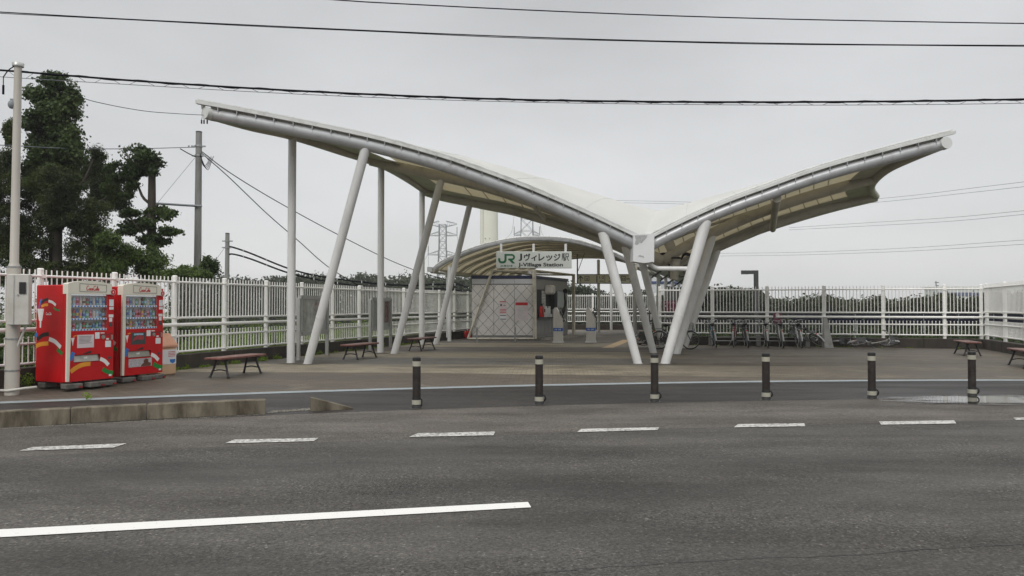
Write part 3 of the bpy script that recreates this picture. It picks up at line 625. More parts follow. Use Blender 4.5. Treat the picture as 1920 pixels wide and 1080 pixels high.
# node box at the foot of the valley
nb = MB(); a_ = [P(x, y, 20.05) for x, y in [(1187, 490), (1226.5, 492.5), (1227, 438), (1188, 440)]]
bot = [P(1190+i*3.4, 490.2+2.6*math.sin(math.pi*min(1, i/10.5)), 20.05) for i in range(1, 11)]
nb.prism([a_[0]]+bot+[a_[1], a_[2], a_[3]], (0, .5, 0)); nb.build('valley_box', M['node'], can, True)
random.seed(3)
pl = [(1190, 441), (1214, 441), (1212, 446), (1207, 451), (1203, 456), (1199, 455), (1195, 459), (1190, 458), (1192, 450)]
mb = MB(); mb.prism([P(x, y, 20.046) for x, y in pl][::-1], (0, -.003, 0)); mb.prism([P(x, y, 20.046) for x, y in [(1196, 480), (1200, 478), (1204, 480), (1206, 479), (1208, 484), (1204, 481.5), (1200, 481)]][::-1], (0, -.003, 0)); mb.build('peeled_paint_patch', M['peel'], can, True)
# columns and inclined struts
def strut(name, b, t, r0, r1, ring=None, m='steel'):
    b = Vector(b); t = Vector(t); mb = MB(); mb.tube([b+(b-t).normalized()*.02, b.lerp(t, .5), t], [r0, (r0+r1)/2, r1], 20)
    if ring:
        q = b.lerp(t, ring); d_ = (t-b).normalized(); rq = lerp(r0, r1, ring); mb.tube([q, q+d_*.03], [rq+.006, rq+.006], 20)
    mb.build(name, M[m], can, True)
    b2 = MB(); b2.cyl((b.x, b.y, PZ-.01), r0+.035, .02, 20); b2.build('base_plate', M['conc'], can, True)
def proj(p):
    y = p.y*math.cos(PITCH)+(p.z-CAMH)*math.sin(PITCH); return 960+FPX*p.x/y
def on_beam(fn, px_):
    return min((fn(i/400) for i in range(401)), key=lambda q: abs(proj(q)-px_))
mL, mR = (lambda u: SL(u, .5)), (lambda u: SR(u, .5))
cols = [((547, 682), (549, 256), 20.2, .105), ((713, 663.5), (714.5, 312), 24.4, .105), ((791.5, 646), (791.5, 356), 30.3, .11)]
for (bx, by), (tx, ty), Y, r_ in cols:
    b = G(bx, by, PZ); t = on_beam(cEL, tx); t = Vector((t.x, t.y, t.z-.05)); b = Vector((t.x, t.y, PZ)); strut('column', (b.x, b.y, PZ), (b.x, b.y, t.z), r_, r_)
dst = [((577, 682.5), (685, 276), 19.25, .108, .118), ((739, 663.5), (828, 318), 24.3, .11, .118), ((817, 646), (881, 372), 29.9, .11, .115)]
for ((bx, by), (tx, ty), Yt, r0, r1), fn in zip(dst, (cFL, mL, cRL)):
    b = G(bx, by, PZ); q = on_beam(fn, tx); strut('inclined_strut', b, Vector((q.x, q.y+.0, q.z-.06)), r0, r1, .22)
legs = [((1196, 682), (1130, 432), 20.15, .108, .135), ((1225.5, 662), (1172, 462), 24.3, .11, .14), ((1243, 651), (1203, 485), 28.2, .11, .14),
        ((1247, 682), (1324, 408), 19.95, .118, .15), ((1268, 664), (1336, 430), 24.0, .12, .15), ((1282, 653), (1346, 463), 27.9, .12, .145)]
for ((bx, by), (tx, ty), Yt, r0, r1), fn in zip(legs, (cFL, mL, cRL, cFR, mR, cRR)):
    b = G(bx, by, PZ); q = on_beam(fn, tx); strut('inclined_strut', b, Vector((q.x, q.y+.02, q.z-.05)), r0, r1, .33)
# drain pipe from the valley box to the strut
mb = MB(); mb.tube([P(1207, 488, 20.3), P(1216, 493, 20.4), P(1226, 501, 20.4), P(1234, 503.5, 20.35), P(1297, 504, 20.15)], .062, 12); mb.build('drain_pipe', M['steel'], can, True)
# mast that lifts the membrane above the valley
pm = P(1272, 470, 24.4); mt = MB(); mt.tube([(pm.x-.15, pm.y, P(1262, 545, 24.4).z+.35), (pm.x-.1, pm.y, 3.1), (pm.x-.35, pm.y, 3.75), (pm.x-.62, pm.y, 4.45)], [.14, .15, .17, .12], 16); mt.build('mast', M['under'], can, True)
mb = MB(); zc = P(1270, 484, 24.4).z
mb.torus((pm.x-.12, pm.y, zc), (0, 0, 1), .19, .03); 
for sx in (-1, 1):
    pts = [(pm.x-.12+sx*.2, pm.y, zc-.05), (pm.x-.12+sx*.3, pm.y-.05, zc+.12), (pm.x-.12+sx*.5, pm.y-.05, zc+.08), (pm.x-.12+sx*.65, pm.y, zc-.08)]
    mb.tube(spline(pts, 12), [.02+.035*math.sin(math.pi*i/11) for i in range(12)], 8)
mb.build('cable_loop', M['black'], can, True)
mb = MB(); q = P(1273, 519, 24.4); mb.box(q, (.62, .06, .04)); mb.box(q+Vector((-.31, 0, .2)), (.04, .06, .42)); mb.box(q+Vector((.27, 0, .2)), (.2, .3, .36)); mb.build('floodlight_frame', M['darkgrey'], can, True)
# cross strut under the right wing and dark brackets under the left one
mb = MB(); mb.tube([P(1457, 372, 20.0), P(1452, 400, 24.2), P(1449, 430, 27.6)], .11, 12); mb.build('cross_strut', M['under'], can, True)
mb = MB(); mb.tube([P(1000, 385, 20.2), P(1012, 400, 24.0), P(1022, 412, 29.0)], .07, 10); mb.build('cross_strut', M['under'], can, True)
# tip fittings: dome camera and hanging insulators
mb = MB(); q = P(381, 203, 18.3); mb.ball(q, .045, 12); mb.cyl(q+Vector((0, 0, .02)), .05, .05, 12); mb.build('dome_camera', M['whiteb'], can, True)
for px_ in (378, 382.5, 388.5):
    mb = MB(); mb.tube([P(386, 200, 18.3), P(px_+1, 218, 18.3), P(px_, 226, 18.3)], .006, 5); mb.tube([P(px_, 225, 18.3), P(px_, 232, 18.3)], .018, 6); mb.build('cable_end', M['black'], can, True)
#PART3
# ------------------------------------------------------------------ text and flat marks on planes
class Pl:
    """plane frame: origin, unit x, unit z, outward normal"""
    def __init__(s, o, ux, uz=(0, 0, 1), n=None):
        s.o = Vector(o); s.x = Vector(ux).normalized(); s.z = Vector(uz).normalized(); s.n = Vector(n).normalized() if n else s.x.cross(s.z).normalized()
    def at(s, x, z, d=0.0): return s.o + s.x*x + s.z*z + s.n*d
    def rect(s, mb, x0, z0, x1, z1, d=.002, th=.0, m=0):
        p = [s.at(x0, z0, d), s.at(x1, z0, d), s.at(x1, z1, d), s.at(x0, z1, d)]
        return mb.add(p, [(0, 1, 2, 3)], m)
    def poly(s, mb, pts, d=.002, m=0): return mb.add([s.at(x, z, d) for x, z in pts], [tuple(range(len(pts)))], m)
    def ribbon(s, mb, pts, w_, d=.002, m=0, n=None):
        P_ = [Vector((x, z, 0)) for x, z in pts]
        if n: P_ = spline(P_, n)
        L_ = []; R_ = []
        for i, p in enumerate(P_):
            if 0 < i < len(P_)-1:
                d1 = (p-P_[i-1]).normalized(); d2 = (P_[i+1]-p).normalized(); t = (d1+d2).normalized(); k = 1/max(.5, t.dot(d1))
            else: t = (P_[min(i+1, len(P_)-1)]-P_[max(0, i-1)]).normalized(); k = 1
            nn_ = Vector((-t.y, t.x, 0))*(w_/2*k); L_.append(p+nn_); R_.append(p-nn_)
        vs = [s.at(q.x, q.y, d) for q in L_] + [s.at(q.x, q.y, d) for q in R_]; K = len(P_)
        return mb.add(vs, [(i, K+i, K+i+1, i+1) for i in range(K-1)], m)
def text(name, s_, pl, x, z, w_, h, m, parent, d=.004, bold=0.0, world=False, shear=0):
    cu = bpy.data.curves.new('lettering', 'FONT'); cu.body = s_; cu.offset = bold; cu.shear = shear; cu.fill_mode = 'FRONT'; cu.resolution_u = 4
    o = bpy.data.objects.new('lettering', cu); COL.objects.link(o); bpy.context.view_layer.update()
    me = bpy.data.meshes.new_from_object(o.evaluated_get(bpy.context.evaluated_depsgraph_get()))
    vs = [v.co.copy() for v in me.vertices]; fs = [tuple(p.vertices) for p in me.polygons]
    bpy.data.objects.remove(o); bpy.data.meshes.remove(me)
    if not vs: return None
    x0, x1 = min(v.x for v in vs), max(v.x for v in vs); y0, y1 = min(v.y for v in vs), max(v.y for v in vs)
    mb = MB(); mb.add([pl.at(x+(v.x-x0)/(x1-x0)*w_, z+(v.y-y0)/(y1-y0)*h, d) for v in vs], fs)
    return mb.build(name, M[m], parent, world)
def worldplane(b0, b1, z0):
    b0, b1 = Vector(b0), Vector(b1); return Pl((b0.x, b0.y, z0), b1-b0)
# ------------------------------------------------------------------ entrance building: arched canopy
arch = thing('arched_canopy', 'low arched membrane canopy behind the wing canopy, over the ticket booth', 'canopy', (1.0, 33.0, PZ))
DV = Vector((.268, .963, 0)); LEN = 12.5
AFpx = [(812, 508), (825, 497), (844, 487), (870, 476), (898, 466), (928, 458), (958, 452), (1002, 448.5), (1060, 451), (1110, 462), (1150, 477), (1175, 489), (1193, 500)]
AF = [P(x, y, 33.0) for x, y in AFpx]
aS = sampler(AF)
def SA(u, v): p = aS(u); return p + DV*(LEN*v)
mb = MB(); nu, nv = 40, 8; vs = []
for th in (.08, .055):
    for i in range(nu+1):
        for j in range(nv+1): vs.append(SA(i/nu, j/nv)+Vector((0, 0, th)))
K = (nu+1)*(nv+1); W_ = nv+1; fs = []
for i in range(nu):
    for j in range(nv):
        q = (i*W_+j, (i+1)*W_+j, (i+1)*W_+j+1, i*W_+j+1); fs += [q, tuple(K+k for k in q[::-1])]
    for j in (0, nv): fs.append((i*W_+j, K+i*W_+j, K+(i+1)*W_+j, (i+1)*W_+j))
mb.add(vs, fs, 0, True); mb.build('membrane_roof', M['membrane'], arch, True)
for k in range(9):
    mb = MB(); mb.tube([SA(u, k/8) for u in np.linspace(0, 1, 36)], .085 if k in (0, 8) else .075, 10)
    mb.build('arch_rib', M['steelgrey'] if k == 0 else M['under'], arch, True)
    if k < 8: mb = MB(); mb.tube([SA(u, (k+.5)/8)+Vector((0, 0, .05)) for u in np.linspace(0, 1, 36)], .028, 6); mb.build('purlin', M['under'], arch, True)
mb = MB(); mb.tube([SA(u, -.010)+Vector((0, 0, .10)) for u in np.linspace(0, 1, 40)], .035, 8); mb.build('edge_fascia', M['fascia'], arch, True)
for k in range(20):
    q = SA((k+.5)/20, -.010); mb = MB(); mb.box(q+Vector((0, -.02, .06)), (.014, .05, .15)); mb.build('bracket', M['steelgrey'], arch, True)
for u in (0, 1):
    mb = MB(); mb.tube([SA(u, -.01), SA(u, 1.01)], .11, 12); mb.build('eaves_beam', M['under'], arch, True)
    mb = MB(); mb.box(SA(u, .0)+Vector((-.12 if u == 0 else .12, -.1, .06)), (.22, .25, .2)); mb.build('gutter_end', M['alu'], arch, True)
for bx, by, ty, r_ in ((842.5, 640, 500, .085), (1122.5, 623.5, 487, .085), (1190.5, 627, 505, .10), (1146, 619, 530, .085)):
    b = G(bx, by, PZ); t = P(bx, ty, b.y); mb = MB(); mb.cyl((b.x, b.y, PZ), r_, t.z-PZ, 14); mb.build('column', M['steel'], arch, True)
b = G(836.5, 640, PZ); mb = MB(); mb.tube([(b.x, b.y+.4, PZ+.15), (b.x, b.y+.4, 2.9)], .035, 8); mb.tube(spline([(b.x, b.y+.4, 2.9), (b.x-.05, b.y+.2, 3.02), (b.x-.28, b.y-.2, 3.08)], 8), .035, 8); mb.build('drain_pipe', M['steel'], arch, True)
# station name board hung from the arch
sb0, sb1 = P(930.4, 503, 32.5), P(1072, 503, 32.5); zt = P(1000, 471.5, 32.5).z
sg = thing('station_sign', 'grey green station name board with green emblem and bold black lettering, hung from the arch', 'sign', ((sb0.x+sb1.x)/2, 32.5, sb0.z))
Wb = sb1.x-sb0.x; Hb = zt-sb0.z
mb = MB(); mb.box(((sb0.x+sb1.x)/2, 32.5+.06, (zt+sb0.z)/2), (Wb, .12, Hb), bev=.012); mb.build('panel', M['signgrey'], sg, True)
pl = worldplane(sb0, sb1, sb0.z); pl.o.y = 32.5
k = Wb/805.0        # units of the enlarged photo
def sx(x): return (x-400)*k
def sz(y): return (243-y)/178*Hb
mb = MB()
pl.ribbon(mb, [(sx(x), sz(y)) for x, y in [(432, 136), (432, 158), (438, 172), (450, 180), (478, 180), (492, 173), (499, 158), (499, 92)]], sx(423)-sx(400), .003)
pl.ribbon(mb, [(sx(x), sz(y)) for x, y in [(489, 101), (568, 101), (582, 106), (590, 118), (590, 132), (583, 144), (568, 149), (528, 149)]], sx(419)-sx(400), .0035)
pl.poly(mb, [(sx(x), sz(y)) for x, y in [(524, 146), (560, 146), (602, 191), (572, 193)]], .004)
mb.build('emblem', M['jrgreen'], sg, True)
text('small_lettering', 'JR東日本', pl, sx(444), sz(231), sx(580)-sx(444), sz(207)-sz(231), 'jrgreen', sg, .003, .02, True)
for ch, xa, xb_, ya, yb_ in (('J', 638, 676, 165, 88), ('ヴ', 694, 765, 165, 86), ('ィ', 772, 835, 165, 105), ('レ', 850, 916, 165, 88), ('ッ', 930, 1000, 165, 105), ('ジ', 1012, 1086, 165, 88), ('駅', 1096, 1178, 166, 86)):
    text('letter', ch, pl, sx(xa), sz(ya), sx(xb_)-sx(xa), sz(yb_)-sz(ya), 'signtext', sg, .003, .032 if ch != '駅' else .012, True)
text('roman_lettering', 'J-Village Station', pl, sx(634), sz(236), sx(1112)-sx(634), sz(184)-sz(236), 'signtext', sg, .003, .032, True)
mb = MB(); pl.rect(mb, sx(600), sz(240), sx(602.5), sz(218), .003); mb.build('tick_mark', M['signtext'], sg, True)
for x in (452, 798, 1141):
    q = pl.at(sx(x), 0); mb = MB(); mb.box((q.x, 32.56, zt+.16), (.10, .05, .34)); mb.build('hanger', M['steel'], sg, True)
# hanging direction board
h0, h1 = P(1082, 532, 36), P(1190, 532, 36); zt = P(1100, 514, 36).z
dg = thing('direction_board', 'dark framed cream direction board with arrows hanging beyond the booth', 'sign', ((h0.x+h1.x)/2, 36, h0.z))
mb = MB(); mb.box(((h0.x+h1.x)/2, 36.05, (zt+h0.z)/2), (h1.x-h0.x, .12, zt-h0.z)); mb.build('frame', M['darkgrey'], dg, True)
pl = Pl((h0.x, 35.99, h0.z), (1, 0, 0)); Wd = h1.x-h0.x; Hd = zt-h0.z
mb = MB(); pl.rect(mb, .03, .04, Wd*.478, Hd-.04, .001); mb.build('left_face', M['yellowsign'], dg, True)
mb = MB(); pl.rect(mb, Wd*.487, .04, Wd-.03, Hd-.04, .001); mb.build('right_face', M['yellowsign'], dg, True)
mb = MB()
def arrow(x, z, s_, ang):
    c_, n_ = math.cos(ang), math.sin(ang); f = lambda a_, b_: (x+a_*c_-b_*n_, z+a_*n_+b_*c_)
    pl.ribbon(mb, [f(-s_, 0), f(s_*.9, 0)], s_*.28, .004); pl.ribbon(mb, [f(.05*s_, s_*.85), f(s_*.95, 0), f(.05*s_, -s_*.85)], s_*.28, .005)
arrow(.17, Hd*.5, .13, math.pi/2); arrow(Wd-.24, Hd*.5, .15, 0)
for x0 in (.36, Wd-.62):
    pl.ribbon(mb, [(x0, Hd*.33), (x0, Hd*.76), (x0+.2, Hd*.76), (x0+.2, Hd*.33), (x0-.012, Hd*.33)], .022, .004)
    pl.rect(mb, x0+.05, Hd*.40, x0+.08, Hd*.62, .004); pl.rect(mb, x0+.12, Hd*.40, x0+.15, Hd*.62, .004)
pl.rect(mb, Wd*.335, .06, Wd*.352, Hd-.06, .004)
mb.build('pictogram', M['signtext'], dg, True)
text('platform_number', '1·2', pl, Wd*.385, Hd*.52, .22, Hd*.28, 'signtext', dg, .004, .01, True); text('small_lettering', '番線', pl, Wd*.39, Hd*.18, .2, Hd*.16, 'signtext', dg, .004, 0, True)
text('platform_number', '1', pl, Wd*.56, Hd*.52, .05, Hd*.28, 'signtext', dg, .004, .01, True); text('small_lettering', '番線', pl, Wd*.54, Hd*.18, .2, Hd*.16, 'signtext', dg, .004, 0, True)
mb = MB(); mb.tube([(h0.x+.02, 36.05, h0.z), (h0.x+.02, 36.05, P(1082, 476, 36).z)], .03, 8); mb.tube([(h1.x-.1, 36.05, zt), (h1.x-.1, 36.05, zt+.55)], .03, 8); mb.build('hanger', M['darkgrey'], dg, True)
mb = MB(); mb.tube([(h0.x+.05, 36.05, zt+.15), (h0.x+.38, 36.3, zt+1.0)], .015, 6); mb.build('brace', M['darkgrey'], dg, True)
# ------------------------------------------------------------------ ticket booth
f0, f1 = G(884.8, 637.5, PZ), G(1000.5, 637.5, PZ); Yb = f0.y
RX = math.radians(-23)   # side runs back and to the right
zc = P(940, 516.5, Yb).z; wB = f1.x-f0.x; dep = 4.6; SX = Vector((math.sin(-RX), math.cos(RX), 0))
bo = thing('ticket_booth', 'small pale booth with diagonal joint pattern and service side, inside a slanted ivory steel frame', 'booth', ((f0.x+f1.x)/2, Yb, PZ))
mb = MB(); zb = PZ+.10; zband = zc-.16
def bx4(z0, z1, o=0.0): 
    A_ = Vector((f0.x-o, Yb-o, 0)); B_ = Vector((f1.x+o, Yb-o, 0)); C_ = B_+SX*(dep+2*o); D_ = A_+SX*(dep+2*o)
    return [v+Vector((0, 0, z0)) for v in (A_, B_, C_, D_)], z1-z0
q, h = bx4(zb, zc-.14); mb.prism(q, (0, 0, h)); mb.build('wall', M['boothside'], bo, True)
q, h = bx4(zc-.137, zc, .035); mb = MB(); mb.prism(q, (0, 0, h)); mb.build('roof', M['navy'], bo, True)
q, h = bx4(PZ+.0, zb, -.05); mb = MB(); mb.prism(q, (0, 0, h-.002)); mb.build('plinth', M['joint'], bo, True)
zpl = PZ+.20; zpt = zc-.42
mb = MB()
for k in range(3):
    xa = lerp(f0.x, f1.x, [0, .355, .69][k])+.006; xb = lerp(f0.x, f1.x, [.355, .69, 1][k])-.006
    mb.box(((xa+xb)/2, Yb-.022, (zpl+zpt)/2), (xb-xa, .040, zpt-zpl), bev=.006)
mb.build('front_panel', M['booth'], bo, True)
mb = MB()
for k in range(3):
    xa = lerp(f0.x, f1.x, [0, .355, .69][k])+.006; xb = lerp(f0.x, f1.x, [.355, .69, 1][k])-.006
    mb.box(((xa+xb)/2, Yb-.022, (zpt+.045+zc-.16)/2), (xb-xa, .040, zc-.16-zpt-.045), bev=.006)
mb.build('header_panel', M['boothtop'], bo, True)
mb = MB(); step = (f1.x-f0.x)/5.62; xa, xb = f0.x+.01, f1.x-.01
for sgn in (1, -1):
    c0_ = -8*step
    while c0_ < 12*step:
        pts = []
        for (X_, Z_) in ((xa, None), (xb, None)):
            Z_ = (X_-f0.x-c0_)*sgn*1.08
            pts.append([X_, zpl+(Z_)])
        (Xa, Za), (Xb, Zb) = pts
        # clip to panel height
        def clip(Xa, Za, Xb, Zb):
            t0, t1 = 0., 1.; dz_ = Zb-Za
            for lim_, s_ in ((zpl+.01, 1), (zpt-.01, -1)):
                if s_ == 1: ta = (lim_-Za)/dz_; 
                else: ta = (lim_-Za)/dz_
                if (dz_ > 0) == (s_ == 1): t0 = max(t0, ta)
                else: t1 = min(t1, ta)
            return t0, t1
        t0, t1 = clip(Xa, Za, Xb, Zb)
        if t1 > t0+.02:
            A_ = Vector((lerp(Xa, Xb, t0), Yb-.044, lerp(Za, Zb, t0))); B_ = Vector((lerp(Xa, Xb, t1), Yb-.044, lerp(Za, Zb, t1)))
            n_ = Vector((-(B_-A_).z, 0, (B_-A_).x)).normalized()*.0065
            mb.add([A_-n_, B_-n_, B_+n_, A_+n_], [(0, 1, 2, 3)])
        c0_ += step
mb.build('joint_lines', M['joint'], bo, True)
# posters on the front
pl = Pl((f0.x, Yb-.046, PZ), (1, 0, 0)); sc_ = Yb/FPX
def bz(y): return P(940, y, Yb).z - PZ
def bxx(x): return P(x, 600, Yb).x - f0.x
mb = MB(); pl.rect(mb, bxx(935.5), bz(596), bxx(950.5), bz(564.5)); o = mb.build('poster', M['pinkpaper'], bo, True); o['label'] = 'pale pink notice poster'
mb = MB(); 
for y0_, y1_ in ((566.5, 565), (580.5, 579.4), (583.5, 582.3), (586.5, 585.3)): pl.rect(mb, bxx(937.5), bz(y0_), bxx(949), bz(y1_), .004)
mb.build('poster_print', M['redtext'], bo, True)
mb = MB(); pl.rect(mb, bxx(937), bz(600), bxx(949.5), bz(589.5), .004); mb.build('notice_slip', M['paper'], bo, True)
mb = MB()
for y0_, y1_ in ((592.2, 590.8), (599, 597.6)): pl.rect(mb, bxx(937.5), bz(y0_), bxx(949), bz(y1_), .006)
pl.rect(mb, bxx(938), bz(574), bxx(941), bz(570), .004); pl.rect(mb, bxx(944), bz(573), bxx(948), bz(572), .004)
mb.build('notice_print', M['darkgrey'], bo, True)
mb = MB(); pl.rect(mb, bxx(966), bz(601), bxx(990), bz(564.5)); o = mb.build('poster', M['pinkpaper'], bo, True); o['label'] = 'pale poster with red header'
mb = MB(); pl.rect(mb, bxx(966.5), bz(572.5), bxx(989.5), bz(567), .004); mb.build('poster_header', M['redtext'], bo, True)
mb = MB(); rr_ = random.Random(2)
for i in range(9):
    yy = 577+i*2.4; x0_ = 969+rr_.random()*4; pl.rect(mb, bxx(x0_), bz(yy+.8), bxx(x0_+6+rr_.random()*9), bz(yy), .004)
mb.build('poster_print', M['notice'], bo, True)
# service side
ps = Pl((f1.x, Yb, PZ), SX); nS = ps.n
def sbox(mb, x0, x1, z0, z1, d0, d1, m=0):
    a_ = [ps.at(x0, z0, d0), ps.at(x1, z0, d0), ps.at(x1, z0, d1), ps.at(x0, z0, d1)]; return mb.prism(a_, (0, 0, z1-z0), m)
Hs = zc-PZ
mb = MB(); sbox(mb, .35, 2.25, 1.02, 2.25, .002, .02); mb.build('service_opening', M['recess'], bo, True)
mb = MB(); sbox(mb, .0, .32, .2, Hs-.2, .004, .03); sbox(mb, .34, 4.55, 2.27, Hs-.2, .004, .03)
for i in range(4): sbox(mb, .36+i*.47, .36+i*.47+.45, .2, .95, .004, .03)
for i in range(5): sbox(mb, 2.29+i*.46, 2.29+i*.46+.44, .2, 2.25, .004, .03)
mb.build('side_panel', M['boothside'], bo, True)
mb = MB(); sbox(mb, .2, 2.3, .96, 1.0, .0, .32); mb.build('counter', M['counter'], bo, True)
mb = MB()
for i in range(16): sbox(mb, .95, 1.45, 1.1+i*.07, 1.155+i*.07, .022, .03)
mb.build('shutter', M['booth'], bo, True)
mb = MB(); mb.box(ps.at(1.55, 2.25, .2), (.42, .5, .42), rot=Matrix.Rotation(-RX, 3, 'Z').inverted(), bev=.08); mb.build('wall_unit', M['boxivory'], bo, True)
mb = MB(); sbox(mb, 1.95, 2.25, 1.35, 2.2, .05, .3); mb.build('display_screen', M['black'], bo, True)
mb = MB(); sbox(mb, 2.3, 3.1, 1.45, 2.2, .25, .34); mb.build('blind_panel', M['notice'], bo, True)
mb = MB(); mb.ball(ps.at(3.1, 2.22, .42), .13, 10); mb.tube(spline([ps.at(3.3, 2.1, .3), ps.at(3.35, 1.6, .32), ps.at(3.1, 1.2, .3), ps.at(3.25, .75, .3)], 14), [.05, .05, .05, .05, .06, .06, .07, .08, .07, .06, .05, .05, .06, .04], 7); mb.build('wrapped_umbrella', M['black'], bo, True)
mb = MB(); rr_ = random.Random(5)
for i in range(7): sbox(mb, .55+i*.22, .55+i*.22+.1, 1.002, 1.12+rr_.random()*.4, .08, .16)
mb.build('counter_leaflets', M['paper'], bo, True)
fx = thing('fire_extinguisher', 'red fire extinguisher in a black holder beside the booth counter', 'fire extinguisher', ps.at(.32, .92, .26))
mb = MB(); mb.tube([ps.at(.32, 1.02, .26), ps.at(.32, 1.05, .26), ps.at(.32, 1.42, .26), ps.at(.32, 1.5, .26)], [.1, .115, .115, .05], 16); mb.build('cylinder_body', M['fire'], fx, True)
mb = MB(); mb.tube([ps.at(.32, 1.5, .26), ps.at(.32, 1.58, .26)], .035, 8); mb.box(ps.at(.32, 1.6, .3), (.16, .05, .03)); mb.tube(spline([ps.at(.32, 1.56, .3), ps.at(.2, 1.45, .34), ps.at(.2, 1.1, .34)], 10), .014, 6); mb.build('valve_and_hose', M['black'], fx, True)
mb = MB(); mb.box(ps.at(.32, 1.0, .22), (.26, .26, .04)); mb.box(ps.at(.32, 1.3, .385), (.10, .01, .16)); mb.build('holder', M['darkgrey'], fx, True)
# slanted frame round the booth (stands on its own feet)
fr = thing('slanted_guard_rack', 'slanted ivory steel framework standing around the booth', 'steel framework', (f0.x-.2, Yb-.15, PZ))
yF = Yb-.16; q = {}
for k, (x, y) in dict(bl=(877.5, 636.5), tl=(923, 507.5), tr=(1001.5, 507.5), br=(1003, 637.5)).items(): q[k] = P(x, y, yF)
q['bl'].z = q['br'].z = PZ+.06
back = SX*(dep+.1)
mb = MB()
def bar(mb, a_, b_, w_, n=4): mb.tube([a_, b_], w_, 4, smooth=False)
mbs = MB(); bar(mbs, q['bl'], q['tl'], .055); mbs.build('slanted_post', M['ivoryframe'], fr, True)
for a_, b_, nm, w_ in (('tl', 'tr', 'top_rail', .045), ('br', 'tr', 'post', .085), ('bl', 'br', 'bottom_rail', .05)):
    mb = MB(); bar(mb, q[a_]+Vector((0, .002, 0)), q[b_]+Vector((0, .002, 0)), w_); mb.build(nm, M['ivoryframe'], fr, True)
rp = q['tr']+back+Vector((.25, 0, -.02)); mb = MB(); bar(mb, q['tr'], rp, .055); mb.build('top_rail', M['ivoryframe'], fr, True)
mb = MB(); bar(mb, Vector((rp.x, rp.y, PZ)), rp+Vector((0, 0, .05)), .08); mb.build('post', M['ivoryframe'], fr, True)
rl = q['tl']+back*.98; mb = MB(); bar(mb, q['tl'], rl, .04); mb.build('top_rail', M['ivoryframe'], fr, True)
mb = MB(); bar(mb, rl, rp, .04); mb.build('top_rail', M['ivoryframe'], fr, True)
mb = MB(); bar(mb, q['tl'].lerp(rl, .5), q['tr'].lerp(rp, .5), .03); mb.build('brace', M['ivoryframe'], fr, True)
mb = MB(); bar(mb, rl, Vector((q['bl'].x+back.x, q['bl'].y+back.y, PZ)), .05); mb.build('slanted_post', M['ivoryframe'], fr, True)
mb = MB(); mb.box(ps.at(2.4, .045, .4), (1.2, 4.6, .09), rot=Matrix.Rotation(RX, 3, 'Z')); o = mb.build('floor_plinth', M['conc'], bo, True)
# card reader pedestals
for i, (px_, py_) in enumerate(((1046.5, 643.5), (1107.5, 643))):
    b = G(px_, py_, PZ); t = thing('card_reader', ['slim pale card reader pedestal next to the booth frame', 'slim pale card reader pedestal standing alone in the passage'][i], 'card reader', b, R(-14), 'card reader pedestals')
    mb = MB(); prof = [(-.17, 0), (.19, 0), (.19, .98), (.09, 1.18), (-.05, 1.44), (-.13, 1.44), (-.17, 1.36)]
    mb.prism([(x, -.13, z) for x, z in prof], (0, .26, 0)); mb.build('cabinet', M['boxivory'], t)
    mb = MB(); mb.box((.01, 0, .05), (.42, .32, .06)); mb.build('foot', M['steel'], t)
    mb = MB(); mb.box((.01, 0, .555), (.366, .266, .13)); mb.build('blue_band', M['icblue'], t)
    pl = Pl((-.17, -.134, 0), (1, 0, 0)); text('band_lettering', '入場・出場', pl, .03, .525, .28, .06, 'whiteb', t, .003, .01)
    mb = MB(); mb.box((.16, 0, 1.16), (.05, .2, .30), rot=Matrix.Rotation(R(-28), 3, 'Y')); mb.build('card_pad', M['darkgrey'], t)
    mb = MB(); mb.tube(spline([(.12, -.08, 1.42), (.24, -.1, 1.3), (.2, -.1, 1.1), (.27, -.1, .95), (.22, -.08, .85)], 14), .018, 6); mb.tube(spline([(.1, -.02, 1.4), (.3, -.08, 1.36), (.26, -.1, 1.2)], 8), .014, 6); mb.build('hanging_cord', M['black'], t)
    mb = MB(); mb.torus((.23, -.02, .92), (0, 1, 0), .07, .016, 16, 5); mb.build('cord_coil', M['whiteb'], t)
for i, (px_, py_) in enumerate(((893.8, 643), (965.8, 642.5))):
    b = G(px_, py_, PZ); t = thing('steel_post', ['thin steel post in front of the left end of the booth', 'thin steel post in front of the booth posters'][i], 'post', b, 0, 'thin steel posts before the booth')
    mb = MB(); mb.cyl((0, 0, 0), .035, .62, 12); mb.ball((0, 0, .62), .035, 10); mb.build('tube', M['galv'], t); mb = MB(); mb.torus((0, 0, .52), (0, 0, 1), .037, .006, 14, 4); mb.build('collar', M['darkgrey'], t)
# red plastic container by the wall
b = G(879.5, 634.5, PZ); t = thing('plastic_container', 'red plastic container lying by the low wall left of the booth', 'container', (b.x-.05, b.y+.1, PZ+.0), .5)
mb = MB(); mb.box((0, 0, .17), (.36, .22, .34), bev=.05); mb.build('body', M['fire'], t); mb = MB(); mb.cyl((-.1, 0, .34), .035, .05, 10); mb.build('cap', M['darkred'], t); mb = MB(); mb.tube(spline([(-.04, 0, .33), (-.02, 0, .40), (.1, 0, .40), (.13, 0, .33)], 8), .015, 6); mb.build('handle', M['fire'], t)
